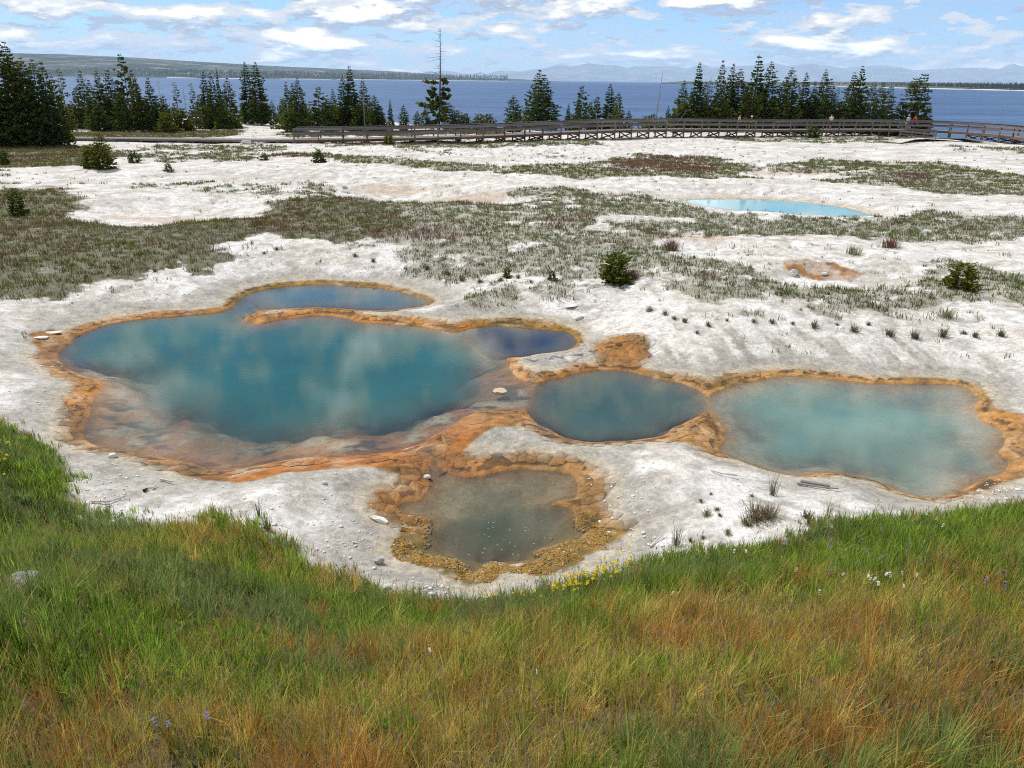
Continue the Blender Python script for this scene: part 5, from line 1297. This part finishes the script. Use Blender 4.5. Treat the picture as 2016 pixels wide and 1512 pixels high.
stick([(1400,928),(1420,936),(1450,942)], .02, 'thin straight pale stick on white ground right of the front pool')
stick([(1576,951),(1600,955),(1632,963)], .05, 'weathered grey log at the near shore of the turquoise pool', mdead)
stick([(1570,954),(1610,962),(1650,968)], .025, 'thin grey branch lying along the weathered log', mdead)
stick([(1280,1080),(1295,1065),(1305,1058)], .015, 'thin curved pale twig right of the orange front rim')
stick([(180,990),(215,992),(250,982)], .022, 'pale root lying on grey ground by the left grass')
mcr, t, out = material('mat_crust'); t.put(out.inputs[0], bsdf(t, t.attr('leaf'), .75, .3))
def crust():
    rg = np.random.default_rng(321); pr = bmesh.new(); bmesh.ops.create_icosphere(pr, subdivisions=1, radius=1); pv_ = np.array([v.co[:] for v in pr.verts]); pf = np.array([[v.index for v in f.verts] for f in pr.faces]); pr.free()
    n = 60000; x = rg.uniform(-2.5, 2.3, n); y = rg.uniform(9.7, 12.6, n); d = pools_sd(x, y); dd = np.minimum.reduce(list(d.values())); w = idw(x, y, WP, WV); nn = fbm(x, y, 2.2, 3, 322)
    ok = (d['F'] > -.05 * nn) & (dd < w * .95) & (nn > .45) & ((y < 11.3) | ((rg.random(n) < .22) & (y < 12)))
    x, y, dd, nn = x[ok], y[ok], dd[ok], nn[ok]; m = len(x); z = np.maximum(hgrid(x, y), -.01)
    sz = rg.uniform(.005, .013, m) * rg.uniform(.6, 1.9, m) * (1.2 - .5 * (dd > .5)); jit = 1 + rg.uniform(-.4, .4, (m, len(pv_), 1)); sc = np.stack([rg.uniform(.8, 1.5, m), rg.uniform(.8, 1.4, m), rg.uniform(.3, .6, m)], 1)
    V = (pv_[None] * jit * sc[:, None] * sz[:, None, None] + np.stack([x, y, z], 1)[:, None]).reshape(-1, 3)
    F = (pf[None] + (np.arange(m) * len(pv_))[:, None, None]).reshape(-1)
    pal = np.array([(.30, .15, .02), (.34, .165, .02), (.20, .135, .025), (.11, .095, .028), (.22, .17, .06), (.42, .38, .30), (.26, .115, .025)]); pw_ = np.array([.24, .2, .2, .16, .1, .03, .07])
    c = pal[rg.choice(len(pal), m, p=pw_ / pw_.sum())] * rg.uniform(.75, 1.2, (m, 1)); c = np.where((dd < .05)[:, None], c * .5 + np.array([.13, .12, .07]), c)
    o = link('microbial_crust', mesh_np('microbial_crust', V, F, np.full(m * len(pf), 3), {'leaf': np.repeat(c, len(pv_), 0)}, False, mcr), None)
    tag(o, 'knobbly mustard and olive crust on the rim of the front pool', 'crust', kind='stuff')
    # foam flecks on the front pool
    n = 60; x = rg.normal(.05, .45, n); y = rg.normal(11.25, .42, n); k_ = sdist(x, y, POOL['F']) < -.15; x, y = x[k_], y[k_]; V = []; F = []
    for a, b in zip(x, y):
        r_ = rg.uniform(.003, .010); i0 = len(V); V += [(a + r_ * math.cos(q) * rg.uniform(.7, 1.2), b + r_ * math.sin(q) * rg.uniform(.7, 1.2), .004) for q in np.linspace(0, 6.28, 7)[:-1]]; V.append((a, b, .009)); F += [(i0 + q, i0 + (q + 1) % 6, i0 + 6) for q in range(6)]
    tag(link('foam_flecks', facemesh('foam_flecks', V, F, mrw)), 'white foam flecks drifting on the front pool', 'foam', kind='stuff')
crust()
# dark open ledge under the crust near the far right walkway
xl, yl = onz(np.array([1772,1800,1850,1900,1935,1965]), np.array([283.5,281,280.5,281.5,284,288]), .8)
bm = bmesh.new(); tops = []; fr_ = []; dn = []
for i in range(len(xl)):
    g = gh(float(xl[i]), float(yl[i])); k_ = math.sin(math.pi * (i + .4) / len(xl)) * .42 + .05
    tops.append(bm.verts.new((xl[i], yl[i] + 5, g + .02))); fr_.append(bm.verts.new((xl[i], yl[i], g + k_))); dn.append(bm.verts.new((xl[i], yl[i] + .25, g + k_ - .12)))
bk = [bm.verts.new((v.co.x, v.co.y + 4.4, v.co.z - .25)) for v in dn]
for i in range(len(xl) - 1):
    bm.faces.new((fr_[i], fr_[i + 1], tops[i + 1], tops[i])); bm.faces.new((dn[i], dn[i + 1], fr_[i + 1], fr_[i])); bm.faces.new((bk[i], bk[i + 1], dn[i + 1], dn[i]))
me = bpy.data.meshes.new('crust_ledge'); bm.to_mesh(me); bm.free()
mle, t, out = material('crust'); t.put(out.inputs[0], bsdf(t, t.mix(t.noise(pos(t), 2, 4), (.40, .38, .34), (.56, .54, .50)), .9, .2)); me.materials.append(mle)
tag(link('crust_ledge', me), 'undercut crust ledge with a dark hollow near the right walkway', 'ledge')

# ------------------------------------------------------------------ wild flowers
def flower_mesh(name, col, r, petals, stem, seed, cup=.3, blooms=1):
    rg = np.random.default_rng(seed); V = []; F = []; C = []
    v, f = tube([(0, 0, -.02), (.005, 0, stem * .5), (0, 0, stem)], [.0022, .0018, .0015], 3); V += [tuple(q) for q in v]; F += f; C += [(.10, .16, .04)] * len(v)
    for b_ in range(blooms):
        c0 = np.array((rg.normal(0, .012) if b_ else 0, rg.normal(0, .012) if b_ else 0, stem - b_ * .018))
        for k in range(petals):
            a = 2 * math.pi * (k + .2 * rg.random()) / petals; a2 = a + math.pi / petals * .9; a1 = a - math.pi / petals * .9
            i0 = len(V); V += [tuple(c0), tuple(c0 + np.array((math.cos(a1) * r * .7, math.sin(a1) * r * .7, r * cup))), tuple(c0 + np.array((math.cos(a) * r, math.sin(a) * r, r * cup * 1.2))), tuple(c0 + np.array((math.cos(a2) * r * .7, math.sin(a2) * r * .7, r * cup)))]
            F.append((i0, i0 + 1, i0 + 2, i0 + 3)); C += [tuple(np.array(col) * rg.uniform(.85, 1.1))] * 4
    return facemesh(name, V, F, mcv, {'leaf': np.array(C)})
FY_ = flower_mesh('yellow_flower', (.85, .62, .02), .022, 6, .22, 1, .25, 2); FW = flower_mesh('white_flower', (.80, .79, .74), .014, 7, .26, 2, .1, 3); FP = flower_mesh('purple_flower', (.30, .27, .62), .010, 5, .24, 3, .4, 3)
def scatter(me, spots, label, group, cat='flower'):
    xs_, ys_, zs_ = P([q[0] for q in spots], [q[1] for q in spots])
    for (u, v, s_), x, y, z in zip(spots, map(float, xs_), map(float, ys_), map(float, zs_)):
        o = link(me.name.split('.')[0], me, None, (x, y, z)); o.scale = (s_,) * 3; o.rotation_euler = (random.uniform(-.2, .2), random.uniform(-.2, .2), random.uniform(0, 6.28)); tag(o, label, cat, group)
rg = np.random.default_rng(55)
sp = []
for k in range(85):
    f_ = rg.random(); u = 1090 + 150 * f_ + rg.normal(0, 10); v = 1178 - 48 * f_ + rg.normal(0, 8); sp.append((u, v, rg.uniform(.8, 1.25)))
for k in range(22): sp.append((rg.uniform(950, 1090), rg.uniform(1180, 1205), rg.uniform(.7, 1.1)))
scatter(FY_, sp, 'small yellow wildflower by the grass edge below the orange crust', 'yellow flowers below the front pool')
scatter(FY_, [(rg.normal(12, 9), rg.normal(945, 26), rg.uniform(1.0, 1.4)) for k in range(14)], 'yellow wildflower in the tall green grass at the left edge', 'yellow flowers at the left edge')
scatter(FW, [(rg.normal(1700, 40), rg.normal(1180, 16), rg.uniform(.9, 1.3)) for k in range(12)], 'white yarrow bloom in the grass on the right bank', 'white flowers on the right bank')
scatter(FW, [(1830,1050,1.1),(1845,1068,1.1),(1820,1040,1),(1450,1122,1.2),(1465,1120,1.2),(840,1320,1),(1042,1365,1),(1560,1160,1),(1320,1205,.9)], 'single white bloom standing alone in the bank grass', 'lone white flowers in the bank grass')
scatter(FP, [(rg.normal(1690, 75), rg.normal(1115, 28), rg.uniform(.9, 1.3)) for k in range(26)], 'pale violet wildflower in the right bank grass', 'violet flowers on the right bank')
scatter(FP, [(1785,1200,1.3),(1940,1205,1.4),(1965,1225,1.5),(1975,1180,1.2)], 'violet bloom near the right edge of the bank', 'violet flowers near the right edge')
scatter(FP, [(345,1480,1.2),(411,1470,1.2),(340,1492,1)], 'violet bloom low in the rusty grass at bottom left', 'violet flowers at bottom left')
